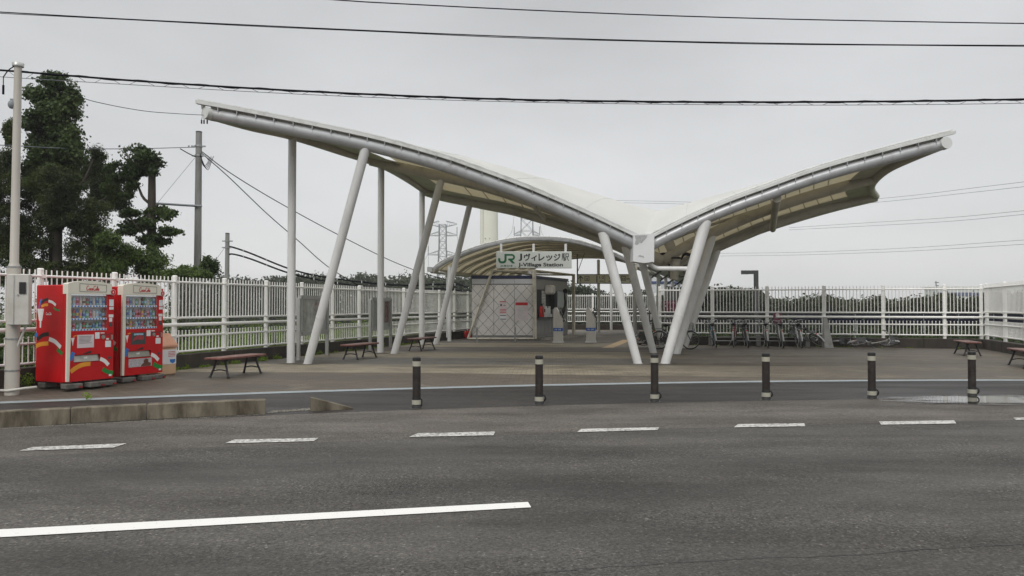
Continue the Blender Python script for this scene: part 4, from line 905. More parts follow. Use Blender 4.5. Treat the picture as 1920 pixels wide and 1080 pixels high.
# ------------------------------------------------------------------ platform shelter beyond the struts
sh = thing('platform_shelter', 'dark low shelter with a pale sloping roof edge behind the right struts', 'shelter', (9.5, 45, -.3))
r0_, r1_ = P(1203, 500, 38), P(1292, 538, 56)
mb = MB(); a_ = [r0_, r1_, r1_+Vector((1.3, 0, .1)), r0_+Vector((1.6, 0, .1))]; mb.prism([a_[0], a_[1], a_[2], a_[3]], (0, 0, .16)); mb.build('roof', M['fascia'], sh, True)
for i in range(7):
    p = r0_.lerp(r1_, (i+.6)/7); mb = MB(); mb.box((p.x+.12, p.y, (p.z-.3)/2-.02), (.16, .16, p.z+.3)); mb.build('post', M['steel'], sh, True)
    mb = MB(); mb.tube([(p.x+.12, p.y, p.z-.5), (p.x+.9, p.y, p.z+.05)], .05, 6); mb.build('bracket_arm', M['darkgrey'], sh, True)
mb = MB(); a_ = Vector((r0_.x+1.2, r0_.y, -.3)); b_ = Vector((r1_.x+1.0, r1_.y, -.3)); mb.prism([a_, b_, b_+Vector((.15, 0, 0)), a_+Vector((.15, 0, 0))], (0, 0, 2.9)); mb.build('wall', M['recess'], sh, True)
mb = MB(); q = P(1262, 523, 57); mb.box(q+Vector((0, .6, -.2)), (3.4, .3, 2.0)); mb.build('end_panel', M['building'], sh, True)
mb = MB(); mb.box(q+Vector((0, .42, -.25)), (3.42, .05, .18)); mb.build('blue_stripe', M['buildblue'], sh, True)
# black slatted screen behind the rack
bs = thing('slatted_screen', 'black slatted metal screen standing behind the bicycles', 'screen', (9.6, 33.5, -.3), -.26)
for i in range(4):
    mb = MB(); x0_ = -3.6+i*1.9
    for k in range(12): mb.box((x0_+k*.155, 0, .95), (.05, .03, 1.55))
    for z in (.35, 1.25, 1.6): mb.box((x0_+.85, .03, z), (1.9, .03, .06))
    mb.build('slat_panel', M['iron'], bs)
    mb = MB(); mb.box((x0_+1.8, 0, 1.0), (.1, .1, 2.0)); mb.build('post', M['iron'], bs)
#PART4
# ------------------------------------------------------------------ vending machines
def arc_pts(x0, z0, x1, z1, sag, n=10):
    out = []
    for i in range(n+1):
        t = i/n; out.append((lerp(x0, x1, t), lerp(z0, z1, t)+sag*4*t*(1-t)))
    return out
SCRIPT = [  # loose script strokes in a 10 x 3 box
    [(1.9, 2.5), (1.5, 2.9), (.8, 2.7), (.3, 1.8), (.3, .9), (.8, .35), (1.5, .6), (2.0, 1.2)],
    [(2.5, 1.5), (2.1, 1.1), (2.15, .6), (2.6, .5), (2.95, .95), (2.8, 1.45), (2.5, 1.5)],
    [(3.9, 1.4), (3.5, 1.5), (3.2, 1.0), (3.4, .5), (3.9, .7)],
    [(4.9, 1.4), (4.4, 1.5), (4.1, 1.0), (4.3, .5), (4.75, .8), (4.9, 1.4), (4.85, .6), (5.2, .7)],
    [(5.2, 1.0), (5.6, 1.1)],
    [(7.3, 2.5), (6.9, 2.9), (6.2, 2.7), (5.8, 1.8), (5.8, .9), (6.3, .35), (6.9, .6), (7.3, 1.2)],
    [(7.7, 1.5), (7.35, 1.1), (7.4, .6), (7.8, .5), (8.15, .95), (8.0, 1.45), (7.7, 1.5)],
    [(8.3, .8), (8.8, 2.0), (8.85, 2.8), (8.6, 2.6), (8.45, 1.4), (8.55, .6), (8.9, .7)],
    [(9.8, 1.4), (9.35, 1.5), (9.05, 1.0), (9.2, .5), (9.6, .8), (9.8, 1.4), (9.75, .6), (10.1, .8)]]
def script(pl, x, z, w_, h, m, parent, d=.004, tk=.25):
    mb = MB(); kx, kz = w_/10.2, h/3
    for st in SCRIPT: pl.ribbon(mb, [(x+a_*kx, z+b_*kz) for a_, b_ in st], tk*kz*1.0, d, n=14)
    return mb.build('script_lettering', M[m], parent)
DR = [(.32, .03, .04), (.05, .12, .35), (.45, .42, .36), (.10, .25, .12), (.5, .33, .05), (.12, .05, .03), (.28, .45, .55), (.5, .2, .3), (.16, .3, .38), (.42, .40, .42)]
for i, c_ in enumerate(DR): M['drink%d' % i] = mat('drink_wrapper', c_, .3, var=.3, vs=40)
def vending(A, ang, W, D, H, label, variant):
    """A front-left bottom corner, ang heading of the front's left-to-right run from +Y"""
    rz = math.pi/2-ang; t = thing('vending_machine', label, 'vending machine', A, rz, 'red drinks vending machines')
    mb = MB(); mb.box((W/2, D/2+.06, H/2-.02), (W, D-.12, H-.06), bev=.015); mb.build('cabinet', M['red'], t)
    dz0, dz1, dx0, dx1 = .515*H, .885*H, .06*W, .84*W        # display window
    mb = MB(); y0_, y1_ = -.0, .115      # door as frame around the window and slot
    sz0, sz1, sx0, sx1 = .20*H, .275*H, .14*W, .70*W
    def db(x0, z0, x1, z1, m=0): mb.box(((x0+x1)/2, (y0_+y1_)/2, (z0+z1)/2), (x1-x0, y1_-y0_, z1-z0), m)
    db(0, .03, W, sz0); db(0, sz0, sx0, sz1); db(sx1, sz0, W, sz1); db(0, sz1, W, dz0); db(0, dz0, dx0, dz1); db(dx1, dz0, W, dz1); db(0, dz1, W, H-.075)
    mb.build('door', M['red'], t)
    # header with gently arched top
    mb = MB(); xs = [-.02, W*.90]; pr = [(-.02, dz1-.005), (W*.92, dz1-.005), (W*.925, H-.03)] + [(W*.9-(W*.9+.0)*k/8, H-.02+.05*math.sin(math.pi*k/8)) for k in range(9)] + [(-.02, H-.04)]
    mb.prism([(x, -.03, z) for x, z in pr], (0, .14, 0)); mb.build('header', M['cream'], t)
    mb = MB(); mb.prism([(-.022, -.028, .04), (.018*W+.01, -.028, .04), (dx0*.85, -.028, .50*H), (dx0*.8, -.028, dz1), (-.022, -.028, dz1)], (0, .04, 0)); mb.build('side_trim', M['cream'], t)
    pf = Pl((0, -.032, 0), (1, 0, 0), n=(0, -1, 0))
    mb = MB(); 
    for q_ in (((.22*W, .905*H), (.80*W, .905*H), (.80*W, .975*H), (.22*W, .985*H), (.22*W, .905*H)),): pf.ribbon(mb, q_, .008, .001)
    mb.build('label_outline', M['darkgrey'], t)
    script(pf, .36*W, .912*H, .28*W, .055*H, 'redtext', t, .002, .34)
    # display: interior, shelves, drinks, pane
    mb = MB(); mb.box(((dx0+dx1)/2, .112, (dz0+dz1)/2), (dx1-dx0, .01, dz1-dz0)); mb.build('display_back', M['glowback'], t)
    mb = MB(); mb.box(((dx0+dx1)/2, .03, dz1-.02), (dx1-dx0-.02, .03, .02)); mb.build('added_display_light', M['addedlight'], t)  # added strip that brightens the display interior
    ph = Pl((0, 0, 0), (1, 0, 0), n=(0, -1, 0)); rr = random.Random(variant)
    for k, zf in enumerate((.525, .632, .760)):
        z = zf*H; mb = MB(); mb.box(((dx0+dx1)/2, .05, z), (dx1-dx0, .10, .035)); mb.build('shelf', M['whiteb'], t)
        mb = MB(); nb_ = 12
        for i in range(nb_): x = lerp(dx0, dx1, (i+.5)/nb_); mb.box((x, -.002, z), (.03, .006, .026), 0)
        mb.build('selection_button', M['blueb'], t)
        mb = MB(); nb_ = 11; hh = (.632-.525, .760-.632, .885-.760)[k]*H-.05
        for i in range(nb_):
            x = lerp(dx0, dx1, (i+.5)/nb_); r_ = .026+.006*rr.random(); h_ = hh*(.72+.25*rr.random()); mi = rr.randrange(10)
            mb.tube([(x, .06, z+.018), (x, .06, z+.018+h_*.75), (x, .06, z+.018+h_*.86), (x, .06, z+.018+h_)], [r_, r_, r_*.45, r_*.45], 10, mi)
            mb.tube([(x, .06, z+.018+h_*.25), (x, .06, z+.018+h_*.55)], r_+.001, 10, (mi+3) % 10)
        mb.build('sample_drinks', [M['drink%d' % i] for i in range(10)], t)
    mb = MB(); mb.box(((dx0+dx1)/2, -.004, (dz0+dz1)/2), (dx1-dx0+.01, .006, dz1-dz0+.01)); mb.build('display_pane', M['pane'], t)
    # delivery slot
    mb = MB(); mb.box(((sx0+sx1)/2, .1, (sz0+sz1)/2), (sx1-sx0, .03, sz1-sz0)); mb.build('delivery_recess', M['darkred'], t)
    mb = MB(); mb.box(((sx0+sx1)/2, .035, (sz0+sz1)/2), (sx1-sx0-.01, .02, sz1-sz0-.01), rot=Matrix.Rotation(R(-14), 3, 'X'), bev=.006); mb.build('delivery_flap', M['silver'], t)
    mb = MB(); ph.poly(mb, [(W*.36, .236*H), (W*.44, .236*H), (W*.44, .256*H), (W*.36, .248*H)], -.022); mb.build('flap_lettering', M['whiteb'], t)
    # notice / screen and coin side
    pz = Pl((0, -.001, 0), (1, 0, 0), n=(0, -1, 0))
    mb = MB(); pz.rect(mb, .20*W, .345*H, .56*W, .475*H, .003); mb.build('notice_sheet', M['pinkpaper'] if variant == 1 else M['darkgrey'], t)
    mb = MB()
    if variant == 1:
        for i in range(6): pz.rect(mb, .24*W, (.455-i*.013)*H, (.46+.06*rr.random())*W, (.4585-i*.013)*H, .005)
        mb.build('notice_print', M['darkgrey'], t)
    else:
        pz.poly(mb, [(.24*W, .38*H), (.34*W, .40*H), (.5*W, .39*H), (.52*W, .43*H), (.4*W, .45*H), (.27*W, .42*H)], .005); mb.build('notice_print', M['drink0'], t)
        mb = MB(); pz.rect(mb, .27*W, .445*H, .5*W, .465*H, .005); mb.build('notice_print', M['drink6'], t)
        mb = MB(); pz.rect(mb, .15*W, .10*H, .72*W, .19*H, .004); o = mb.build('poster', M['drink9'], t); o['label'] = 'small poster with pale and brown patches'
        mb = MB(); pz.poly(mb, [(.44*W, .102*H), (.68*W, .102*H), (.70*W, .13*H), (.63*W, .145*H), (.63*W, .178*H), (.56*W, .185*H), (.51*W, .165*H), (.52*W, .14*H), (.46*W, .12*H)], .006); mb.build('poster_print', M['drink5'], t)
    mb = MB(); pz.rect(mb, .58*W, .43*H, .68*W, .495*H, .004); pz.rect(mb, .70*W, .482*H, .79*W, .492*H, .004); pz.rect(mb, .81*W, .34*H, .94*W, .405*H, .004); pz.rect(mb, .83*W, .415*H, .89*W, .432*H, .004)
    pz.rect(mb, .89*W, .76*H, .99*W, .83*H, .004); pz.rect(mb, .89*W, .725*H, .99*W, .752*H, .004); pz.rect(mb, .88*W, .645*H, .985*W, .675*H, .004); pz.rect(mb, .89*W, .60*H, .96*W, .64*H, .004); pz.rect(mb, .90*W, .04*H, .96*W, .06*H, .004)
    mb.build('sticker', M['paper'], t)
    mb = MB(); pz.rect(mb, .89*W, .55*H, .965*W, .592*H, .004); pz.rect(mb, .70*W, .455*H, .80*W, .472*H, .004); mb.build('note_slot', M['darkgrey'], t)
    mb = MB(); mb.tube([(.76*W, .0, .445*H), (.76*W, -.012, .445*H)], .038, 16); mb.tube([(.76*W, -.012, .438*H), (.76*W, -.02, .438*H)], .016, 12); mb.build('return_lever', M['silver'], t)
    mb = MB(); mb.tube([(.91*W, .0, .23*H), (.91*W, -.008, .23*H)], .028, 14); mb.build('coin_cup', M['darkgrey'], t)
    mb = MB(); mb.box((.95*W, -.01, .44*H), (.035, .02, .09)); mb.build('door_handle', M['silver'], t)
    mb = MB(); pz.ribbon(mb, [(.82*W, .478*H), (.87*W, .462*H), (.92*W, .480*H), (.97*W, .474*H)], .022, .004, n=10); mb.build('decal_swirl', M['darkred'], t)
    mb = MB(); mb.tube([(.955*W, -.0, .905*H), (.955*W, -.03, .905*H)], .055, 20); mb.build('badge', M['pinkpaper'], t); mb = MB(); mb.tube([(.955*W, -.031, .905*H), (.955*W, -.034, .905*H)], .046, 20); mb.build('badge_centre', M['redtext'], t)
    mb = MB(); mb.tube([(.955*W, -.0345, .90*H), (.955*W, -.037, .90*H)], .012, 8); mb.tube([(.955*W, -.0345, .912*H), (.955*W, -.037, .912*H)], .008, 8); mb.build('badge_mark', M['whiteb'], t)
    # curved ribbons on the door
    def deco(col, fn): m_ = MB(); fn(m_); m_.build('ribbon_decal', M[col], t)
    deco('blueb', lambda m_: pz.ribbon(m_, [(.065*W, .225*H), (.09*W, .265*H), (.13*W, .305*H)], .075*W, .003, n=6))
    deco('blackb', lambda m_: pz.poly(m_, [(.30*W, .282*H), (.50*W, .288*H), (.51*W, .315*H), (.42*W, .303*H)], .003))
    deco('whiteb', lambda m_: pz.ribbon(m_, [(.70*W, .225*H), (.80*W, .20*H), (.89*W, .155*H)], .075*W, .003, n=8))
    if variant == 1: deco('orange', lambda m_: pz.ribbon(m_, [(.07*W, .115*H), (.20*W, .155*H), (.34*W, .178*H), (.49*W, .182*H)], .085*W, .003, n=10))
    deco('green', lambda m_: pz.ribbon(m_, [(.76*W, .118*H), (.87*W, .085*H), (.995*W, .068*H)], .085*W, .0035, n=8))
    deco('whiteb', lambda m_: pz.poly(m_, [(.07*W, .445*H), (.145*W, .45*H), (.12*W, .40*H), (.112*W, .37*H), (.105*W, .37*H), (.10*W, .40*H)], .003))
    deco('orange', lambda m_: pz.ribbon(m_, [(.12*W, .462*H), (.19*W, .470*H)], .02*W, .003))
    # left side decoration (facing the road's left)
    sd_ = Pl((0, D, 0), (0, -1, 0), n=(-1, 0, 0)); Wd_ = D-.12
    mbx = lambda col, fn: (lambda m_: (fn(m_), m_.build('side_decal', M[col], t)))(MB())
    sx_ = lambda f: f*Wd_
    mbx('blueb', lambda m_: sd_.ribbon(m_, [(sx_(.12), .74*H), (sx_(.15), .79*H), (sx_(.21), .835*H)], .05*Wd_, .003, n=6))
    mbx('blackb', lambda m_: sd_.ribbon(m_, [(sx_(.21), .795*H), (sx_(.32), .822*H), (sx_(.45), .832*H)], .065*Wd_, .003, n=6))
    mbx('orange', lambda m_: sd_.ribbon(m_, [(sx_(.20), .757*H), (sx_(.32), .772*H), (sx_(.45), .775*H)], .065*Wd_, .003, n=6))
    mbx('whiteb', lambda m_: sd_.ribbon(m_, [(sx_(.46), .812*H), (sx_(.60), .800*H), (sx_(.73), .77*H)], .065*Wd_, .003, n=6))
    mbx('green', lambda m_: sd_.ribbon(m_, [(sx_(.64), .75*H), (sx_(.75), .725*H), (sx_(.88), .72*H)], .045*Wd_, .003, n=6))
    mbx('whiteb', lambda m_: sd_.poly(m_, [(sx_(.05), .735*H), (sx_(.30), .735*H), (sx_(.24), .615*H), (sx_(.21), .612*H), (sx_(.20), .545*H), (sx_(.15), .545*H), (sx_(.145), .612*H), (sx_(.12), .615*H)], .003))
    mbx('darkred', lambda m_: sd_.ribbon(m_, [(sx_(.47+.115*math.cos(a_)), (.685+.048*math.sin(a_))*H) for a_ in np.linspace(0, 2*math.pi, 25)], .008, .003))
    script(sd_, sx_(.37), .67*H, sx_(.21), .03*H, 'whiteb', t, .003, .4)
    mbx('blueb', lambda m_: sd_.ribbon(m_, [(sx_(.0), .455*H), (sx_(.05), .49*H)], .09*Wd_, .003))
    mbx('blackb', lambda m_: sd_.ribbon(m_, [(sx_(.06), .425*H), (sx_(.26), .47*H), (sx_(.49), .485*H)], .10*Wd_, .003, n=8))
    mbx('orange', lambda m_: sd_.ribbon(m_, [(sx_(.02), .36*H), (sx_(.22), .382*H), (sx_(.48), .39*H)], .10*Wd_, .003, n=8))
    mbx('whiteb', lambda m_: sd_.ribbon(m_, [(sx_(.50), .435*H), (sx_(.72), .41*H), (sx_(.93), .355*H)], .10*Wd_, .003, n=8))
    mbx('green', lambda m_: sd_.ribbon(m_, [(sx_(.80), .335*H), (sx_(.99), .29*H)], .09*Wd_, .003))
    return t
BZ = .095
v1 = (-7.97, 13.88, PZ+BZ); v2 = (-7.60, 15.10, PZ+BZ)
vending(v1, R(25), .93, .88, 1.83, 'red drinks vending machine with a white notice sheet, nearer one beside the ivory pole', 1)
vending(v2, R(20), 1.03, .88, 1.83, 'red drinks vending machine with dark screen and small low poster, beside the peach bin', 2)
# concrete feet under the machines
mbl = 0
for (A, ang, W) in ((v1, R(25), .93), (v2, R(20), 1.03)):
    ux = Vector((math.sin(ang), math.cos(ang), 0)); uy = Vector((-ux.y, ux.x, 0))
    for i, (fx_, fy_) in enumerate(((.12, .02), (.55, -.03), (.86, .02), (.15, .7), (.85, .7))):
        if i > 2 and False: continue
        p = Vector(A)+ux*(fx_*W)+uy*fy_; nm = ['nearer machine', 'farther machine'][0 if A is v1 else 1]
        lb = f'grey concrete block propping up the {nm} beside the ' + ('ivory pole' if A is v1 else 'peach bin')
        mb = MB(); mb.box((0, 0, .046), (.30, .20, .090), bev=.012); mb.box((.1, -.11, .03), (.06, .03, .03), 1)
        o = mb.build('concrete_block', [M['footblock'], M['darkred']]); o.location = (p.x, p.y, PZ); o.rotation_euler = (0, 0, math.pi/2-ang+random.uniform(-.15, .15)); tag(o, lb, 'concrete block', f'concrete blocks under the {nm}')
# peach recycling bin
b = Vector((-7.60, 16.78, PZ)); t = thing('recycling_bin', 'faded peach plastic recycling bin with a pointed lid beside the second vending machine', 'bin', b, R(70))
mb = MB(); mb.box((0, 0, .30), (.50, .40, .60), bev=.03); mb.build('body', M['binlight'], t)
mb = MB(); mb.box((0, 0, .62), (.54, .44, .06), bev=.015); mb.prism([(-.25, -.2, .65), (.25, -.2, .65), (.25, 0, .88), (-.25, 0, .88)], (0, .006, 0)); mb.add([(-.26, -.21, .65), (.26, -.21, .65), (.22, 0, .90), (-.22, 0, .90), (-.26, .21, .65), (.26, .21, .65)], [(0, 1, 2, 3), (3, 2, 5, 4), (1, 5, 2), (0, 3, 4)]); mb.build('lid', M['bin'], t)
pb = Pl((-.25, -.201, 0), (1, 0, 0), n=(0, -1, 0)); mb = MB(); pb.rect(mb, .03, .24, .47, .55, .002); mb.build('sticker', M['paper'], t)
mb = MB(); 
for i in range(4): pb.rect(mb, .24, .40+i*.032, .44, .412+i*.032, .004)
mb.build('sticker_print', M['redtext'], t); mb = MB(); pb.poly(mb, [(.28, .34), (.45, .34), (.43, .27), (.36, .25), (.30, .28)], .004); mb.build('sticker_mark', M['blueb'], t)
pr = Pl((.25, -.20, 0), (0, 1, 0), n=(1, 0, 0)); mb = MB(); pr.rect(mb, .03, .24, .37, .55, .002); mb.build('sticker', M['paper'], t)
mb = MB(); 
for i in range(4): pr.rect(mb, .14, .40+i*.032, .35, .412+i*.032, .004)
mb.build('sticker_print', M['redtext'], t)
# ------------------------------------------------------------------ ivory pole with meter box
b = G(22, 741, .06); t = thing('service_pole', 'tall ivory painted steel pole with a meter box at the left edge', 'pole', (b.x, b.y, .03))
Hp = P(34, 122, b.y).z; tx = P(34, 122, b.y).x-b.x
mb = MB(); mb.tube([(0, 0, 0), (tx*.36, 0, Hp*.385)], [.115, .105], 20); mb.build('lower_tube', M['poleivory'], t)
mb = MB(); mb.tube([(tx*.36, 0, Hp*.385), (tx*.37, 0, Hp*.40), (tx, 0, Hp-.05)], [.105, .070, .060], 20); mb.build('upper_tube', M['poleivory'], t)
mb = MB(); mb.tube([(tx, 0, Hp-.06), (tx, 0, Hp+.0), (tx, 0, Hp+.02)], [.09, .095, .06], 20); mb.build('cap', M['alu'], t)
for z in (.45, 1.0, Hp*.385): mb = MB(); mb.tube([(tx*z/Hp, 0, z), (tx*z/Hp, 0, z+.025)], .122 if z < 1.2 else .112, 20); mb.build('clamp_band', M['galv'], t)
zb0, zb1 = P(40, 609, b.y).z-.03, P(40, 515, b.y).z-.03; xb = P(45, 560, b.y).x-b.x
mb = MB(); mb.box((xb-.0, -.12, (zb0+zb1)/2), (.33, .2, zb1-zb0), rot=Matrix.Rotation(R(18), 3, 'Z'), bev=.012); mb.build('meter_box', M['boxivory'], t)
rot = Matrix.Rotation(R(18), 3, 'Z')
mb = MB(); mb.box(Vector((xb, -.12, (zb0+zb1)/2+.2)) + rot @ Vector((.07, -.113, 0)), (.10, .01, .20), rot=rot); mb.build('meter_window', M['black'], t)
mb = MB(); mb.box(Vector((xb, -.12, (zb0+zb1)/2)) + rot @ Vector((.0, -.1135, .08)), (.022, .012, .022), rot=rot); mb.box(Vector((xb, -.12, (zb0+zb1)/2)) + rot @ Vector((-.06, -.112, 0)), (.005, .006, zb1-zb0-.02), rot=rot); mb.build('box_lock', M['galv'], t)
mb = MB(); mb.tube([(xb+.08, -.05, zb0), (.08, -.02, zb0-.42)], .02, 8); mb.build('bracket', M['boxivory'], t)
mb = MB(); mb.tube([(-.16, -.05, .12), (.0, -.13, .12), (.22, -.05, .15), (.30, .2, .15)], .022, 8); mb.build('conduit', M['boxivory'], t)
q = P(27, 200, b.y); mb = MB(); mb.ball((q.x-b.x-.03, -.03, q.z), .06, 12, sc=(1, 1, 1.3)); mb.box((q.x-b.x+.0, -.0, q.z+.08), (.12, .06, .05)); mb.build('lamp_sensor', M['lattice'], t)
mb = MB(); q = P(10, 150, b.y); mb.tube(spline([(tx, 0, Hp-.02), (tx-.12, -.05, Hp-.12), (q.x-b.x, -.05, Hp-.25)], 10), .01, 5); mb.tube([(q.x-b.x, -.05, Hp-.25), (q.x-b.x, -.05, Hp-.4)], .008, 5); mb.tube([(q.x-b.x, -.05, Hp-.4), (q.x-b.x, -.05, Hp-.56)], .02, 6); mb.build('service_cable', M['wire'], t)
# ------------------------------------------------------------------ kerb blocks
ks = [G(x, y, .0) for x, y in ((-190, 814), (-58, 806.5), (132, 795), (275, 787), (499, 776.5))]
lbs = ['long mossy concrete kerb block leaving the photo at the left edge', 'mossy concrete kerb block cut by the left edge of the photo', 'mossy concrete kerb block in the middle of the row at the left', 'longest mossy concrete kerb block, at the open right end of the row']
for i, (a_, b_) in enumerate(zip(ks, ks[1:])):
    if i == 0: continue
    d_ = (b_-a_); L_ = d_.length; t = thing('kerb_block', lbs[i], 'kerb block', a_, math.atan2(d_.y, d_.x), 'kerb blocks edging the road')
    mb = MB(); mb.box((L_/2, .10, .10), (L_-.005, .2, .23), bev=.010); mb.build('block', M['kerb'], t)
a_, b_ = G(583, 772, 0), G(663, 768.5, 0); d_ = b_-a_; t = thing('kerb_wedge', 'mossy wedge shaped concrete kerb end sloping down to the right', 'kerb block', a_, math.atan2(d_.y, d_.x))
L_ = d_.length; mb = MB(); mb.prism([(0, 0, -.01), (L_, 0, -.01), (L_, 0, .02), (.03, 0, .205), (0, 0, .21)], (0, .2, 0)); mb.build('block', M['kerb'], t)
# gravel in the gap between kerb block and wedge
rr = random.Random(4); mb = MB(); a_, b_ = G(500, 776, .0), G(585, 770, .0)
for i in range(420):
    p = a_.lerp(b_, rr.random())+Vector((0, rr.uniform(-.03, .22), .014)); s_ = rr.uniform(.006, .016); mb.ball(p, s_, 5, sc=(1, 1, .7))
for i in range(900):
    p = Vector((0, 0, 0)).lerp(Vector((1, 0, 0)), 0); k_ = rr.random(); q0 = ks[1].lerp(ks[4], k_); q0 = q0+Vector((0, -.02-abs(rr.gauss(0, .035)), .004)); mb.ball(q0, rr.uniform(.003, .009), 5, sc=(1.3, 1, .6))
tag(mb.build('gravel', M['conc']), 'loose grit lying along the foot of the kerb', 'gravel', kind='stuff')
# ------------------------------------------------------------------ bollards
blab = ['dark bollard nearest the kerb wedge, leftmost of the six', 'dark bollard standing in front of the booth', 'dark bollard in front of the foot of the V shaped struts', 'dark bollard in front of the bicycle row', 'dark bollard just left of the puddle', 'dark bollard standing in the puddle at the right']
bp = [(781, 764.5), (1011, 758), (1227.5, 753), (1436.5, 749.5), (1635, 746.5), (1823, 743)]
def bollard(i, px_, py_):
    b = G(px_, py_, .006); t = thing('bollard', blab[i], 'bollard', b, R(-6*i), 'bollards along the apron')
    mb = MB(); mb.cyl((0, 0, .035), .064, .72, 24); mb.build('post', M['brown'], t)
    mb = MB(); mb.cyl((0, 0, .755), .066, .028, 24); mb.cyl((0, 0, .783), .064, .012, 24, r2=.05); mb.build('cap', M['black'], t)
    mb = MB(); mb.tube([(0, 0, 0), (0, 0, .03), (0, 0, .031), (0, 0, .165)], [.078, .078, .071, .071], 24); mb.build('rubber_sleeve', M['black'], t)
    mb = MB(); mb.cyl((0, 0, .655), .0665, .078, 24); mb.build('reflective_band', M['reflect'], t)
    mb = MB(); mb.cyl((0, 0, .055), .0735, .07, 24); mb.build('reflective_band', M['reflect'], t)
    if i > 0: mb = MB(); mb.torus((.055, .035, .10), (math.sin(R(25)), 1, 0), .052, .014, 20, 8); mb.build('lock_ring', M['black'], t)
    else: mb = MB(); mb.box((.075, .01, .08), (.03, .05, .12), bev=.005); mb.build('lock_housing', M['black'], t)
    mb = MB(); mb.cyl((0, 0, -.004), .098, .006, 24); mb.build('ground_plate', M['footblock'], t)
for i, q in enumerate(bp): bollard(i, *q)
# ------------------------------------------------------------------ benches
def bench():
    t = thing('bench', '', 'bench', (0, 0, 0), 0, 'flat benches on the forecourt')
    mb = MB()
    for k in (-1, 0, 1): mb.box((0, k*.142, .405), (1.55, .134, .045), bev=.012)
    mb.build('seat', M['bench'], t)
    for sx_ in (-1, 1):
        mb = MB()
        for sy in (-1, 1): mb.tube([(sx_*.52, sy*.10, .38), (sx_*.53, sy*.155, .2), (sx_*.56, sy*.215, .03), (sx_*.57, sy*.23, .0)], [.03, .022, .024, .034], 8)
        mb.tube(spline([(sx_*.54, -.17, .14), (sx_*.54, 0, .165), (sx_*.54, .17, .14)], 8), .014, 6); mb.box((sx_*.52, 0, .37), (.06, .38, .03)); mb.build('leg_frame', M['iron'], t)
    return t
bench0 = bench()
bd = [(-5.92, 16.65, AL, 'red brown plank bench nearest the peach bin'), (-4.33, 22.1, AL, 'red brown plank bench between the two inner columns of the left side'), (-3.05, 26.3, AL, 'red brown plank bench farthest back, near the booth'),
      (13.93, 23.7, AL, 'bench with a pale sheen by the right rear corner of the fence'), (12.65, 19.05, AL, 'bench with a pale sheen cut by the right edge of the photo')]
for i, (x, y, a_, lb) in enumerate(bd):
    o = bench0 if i == 0 else copy_tree(bench0); o.location = (x, y, PZ); o.rotation_euler = (0, 0, math.pi/2-a_); o['label'] = lb; o['category'] = 'bench'
# flat stones under two bench feet
# ------------------------------------------------------------------ notice boards
def board(b0, b1, label, dark):
    b0, b1 = Vector(b0), Vector(b1); d_ = b1-b0; W = d_.length; t = thing('notice_board', label, 'notice board', (b0.x, b0.y, PZ), math.atan2(d_.y, d_.x))
    for x in (0, W): mb = MB(); mb.box((x, 0, .86), (.09, .09, 1.72), bev=.008); mb.build('post', M['alu'], t)
    z0, z1 = .72, 1.74; mb = MB(); mb.box((W/2, .02, (z0+z1)/2), (W-.09, .06, z1-z0)); mb.build('back_panel', M['alu'], t)
    mb = MB()
    for z in (z0, z1): mb.box((W/2, -.03, z), (W+.0, .08, .10))
    for x in (.085, W-.085): mb.box((x, -.03, (z0+z1)/2), (.08, .08, z1-z0))
    mb.build('frame', M['alu'], t)
    pl = Pl((0, -.012, 0), (1, 0, 0), n=(0, -1, 0))
    if not dark:
        mb = MB(); pl.rect(mb, .14, z0+.08, W*.62, z1-.08, .002); mb.build('map_sheet', M['glass_board'], t); mb = MB(); pl.rect(mb, W*.64, z0+.08, W-.14, z1-.08, .002); mb.build('notice_sheet', M['notice'], t)
    else:
        mb = MB(); pl.rect(mb, .14, z0+.08, W*.60, z1-.08, .002); mb.build('notice_sheet', M['notice'], t); mb = MB(); pl.rect(mb, W*.68, z0+.2, W*.88, z1-.08, .003); mb.build('poster', M['posterdark'], t)
    mb = MB(); mb.box((W/2, -.045, (z0+z1)/2), (W-.25, .006, z1-z0-.1)); mb.build('pane', M['pane'], t)
p0_, p1_ = G(559.5, 676, PZ), G(613, 666.5, PZ); board(p0_, p1_, 'large silver notice board with a faded map between the first column and strut', False)
p0_, p1_ = G(694, 657.5, PZ), G(732, 653, PZ); board(p0_, p1_, 'silver notice board with a dark poster behind the second column', True)
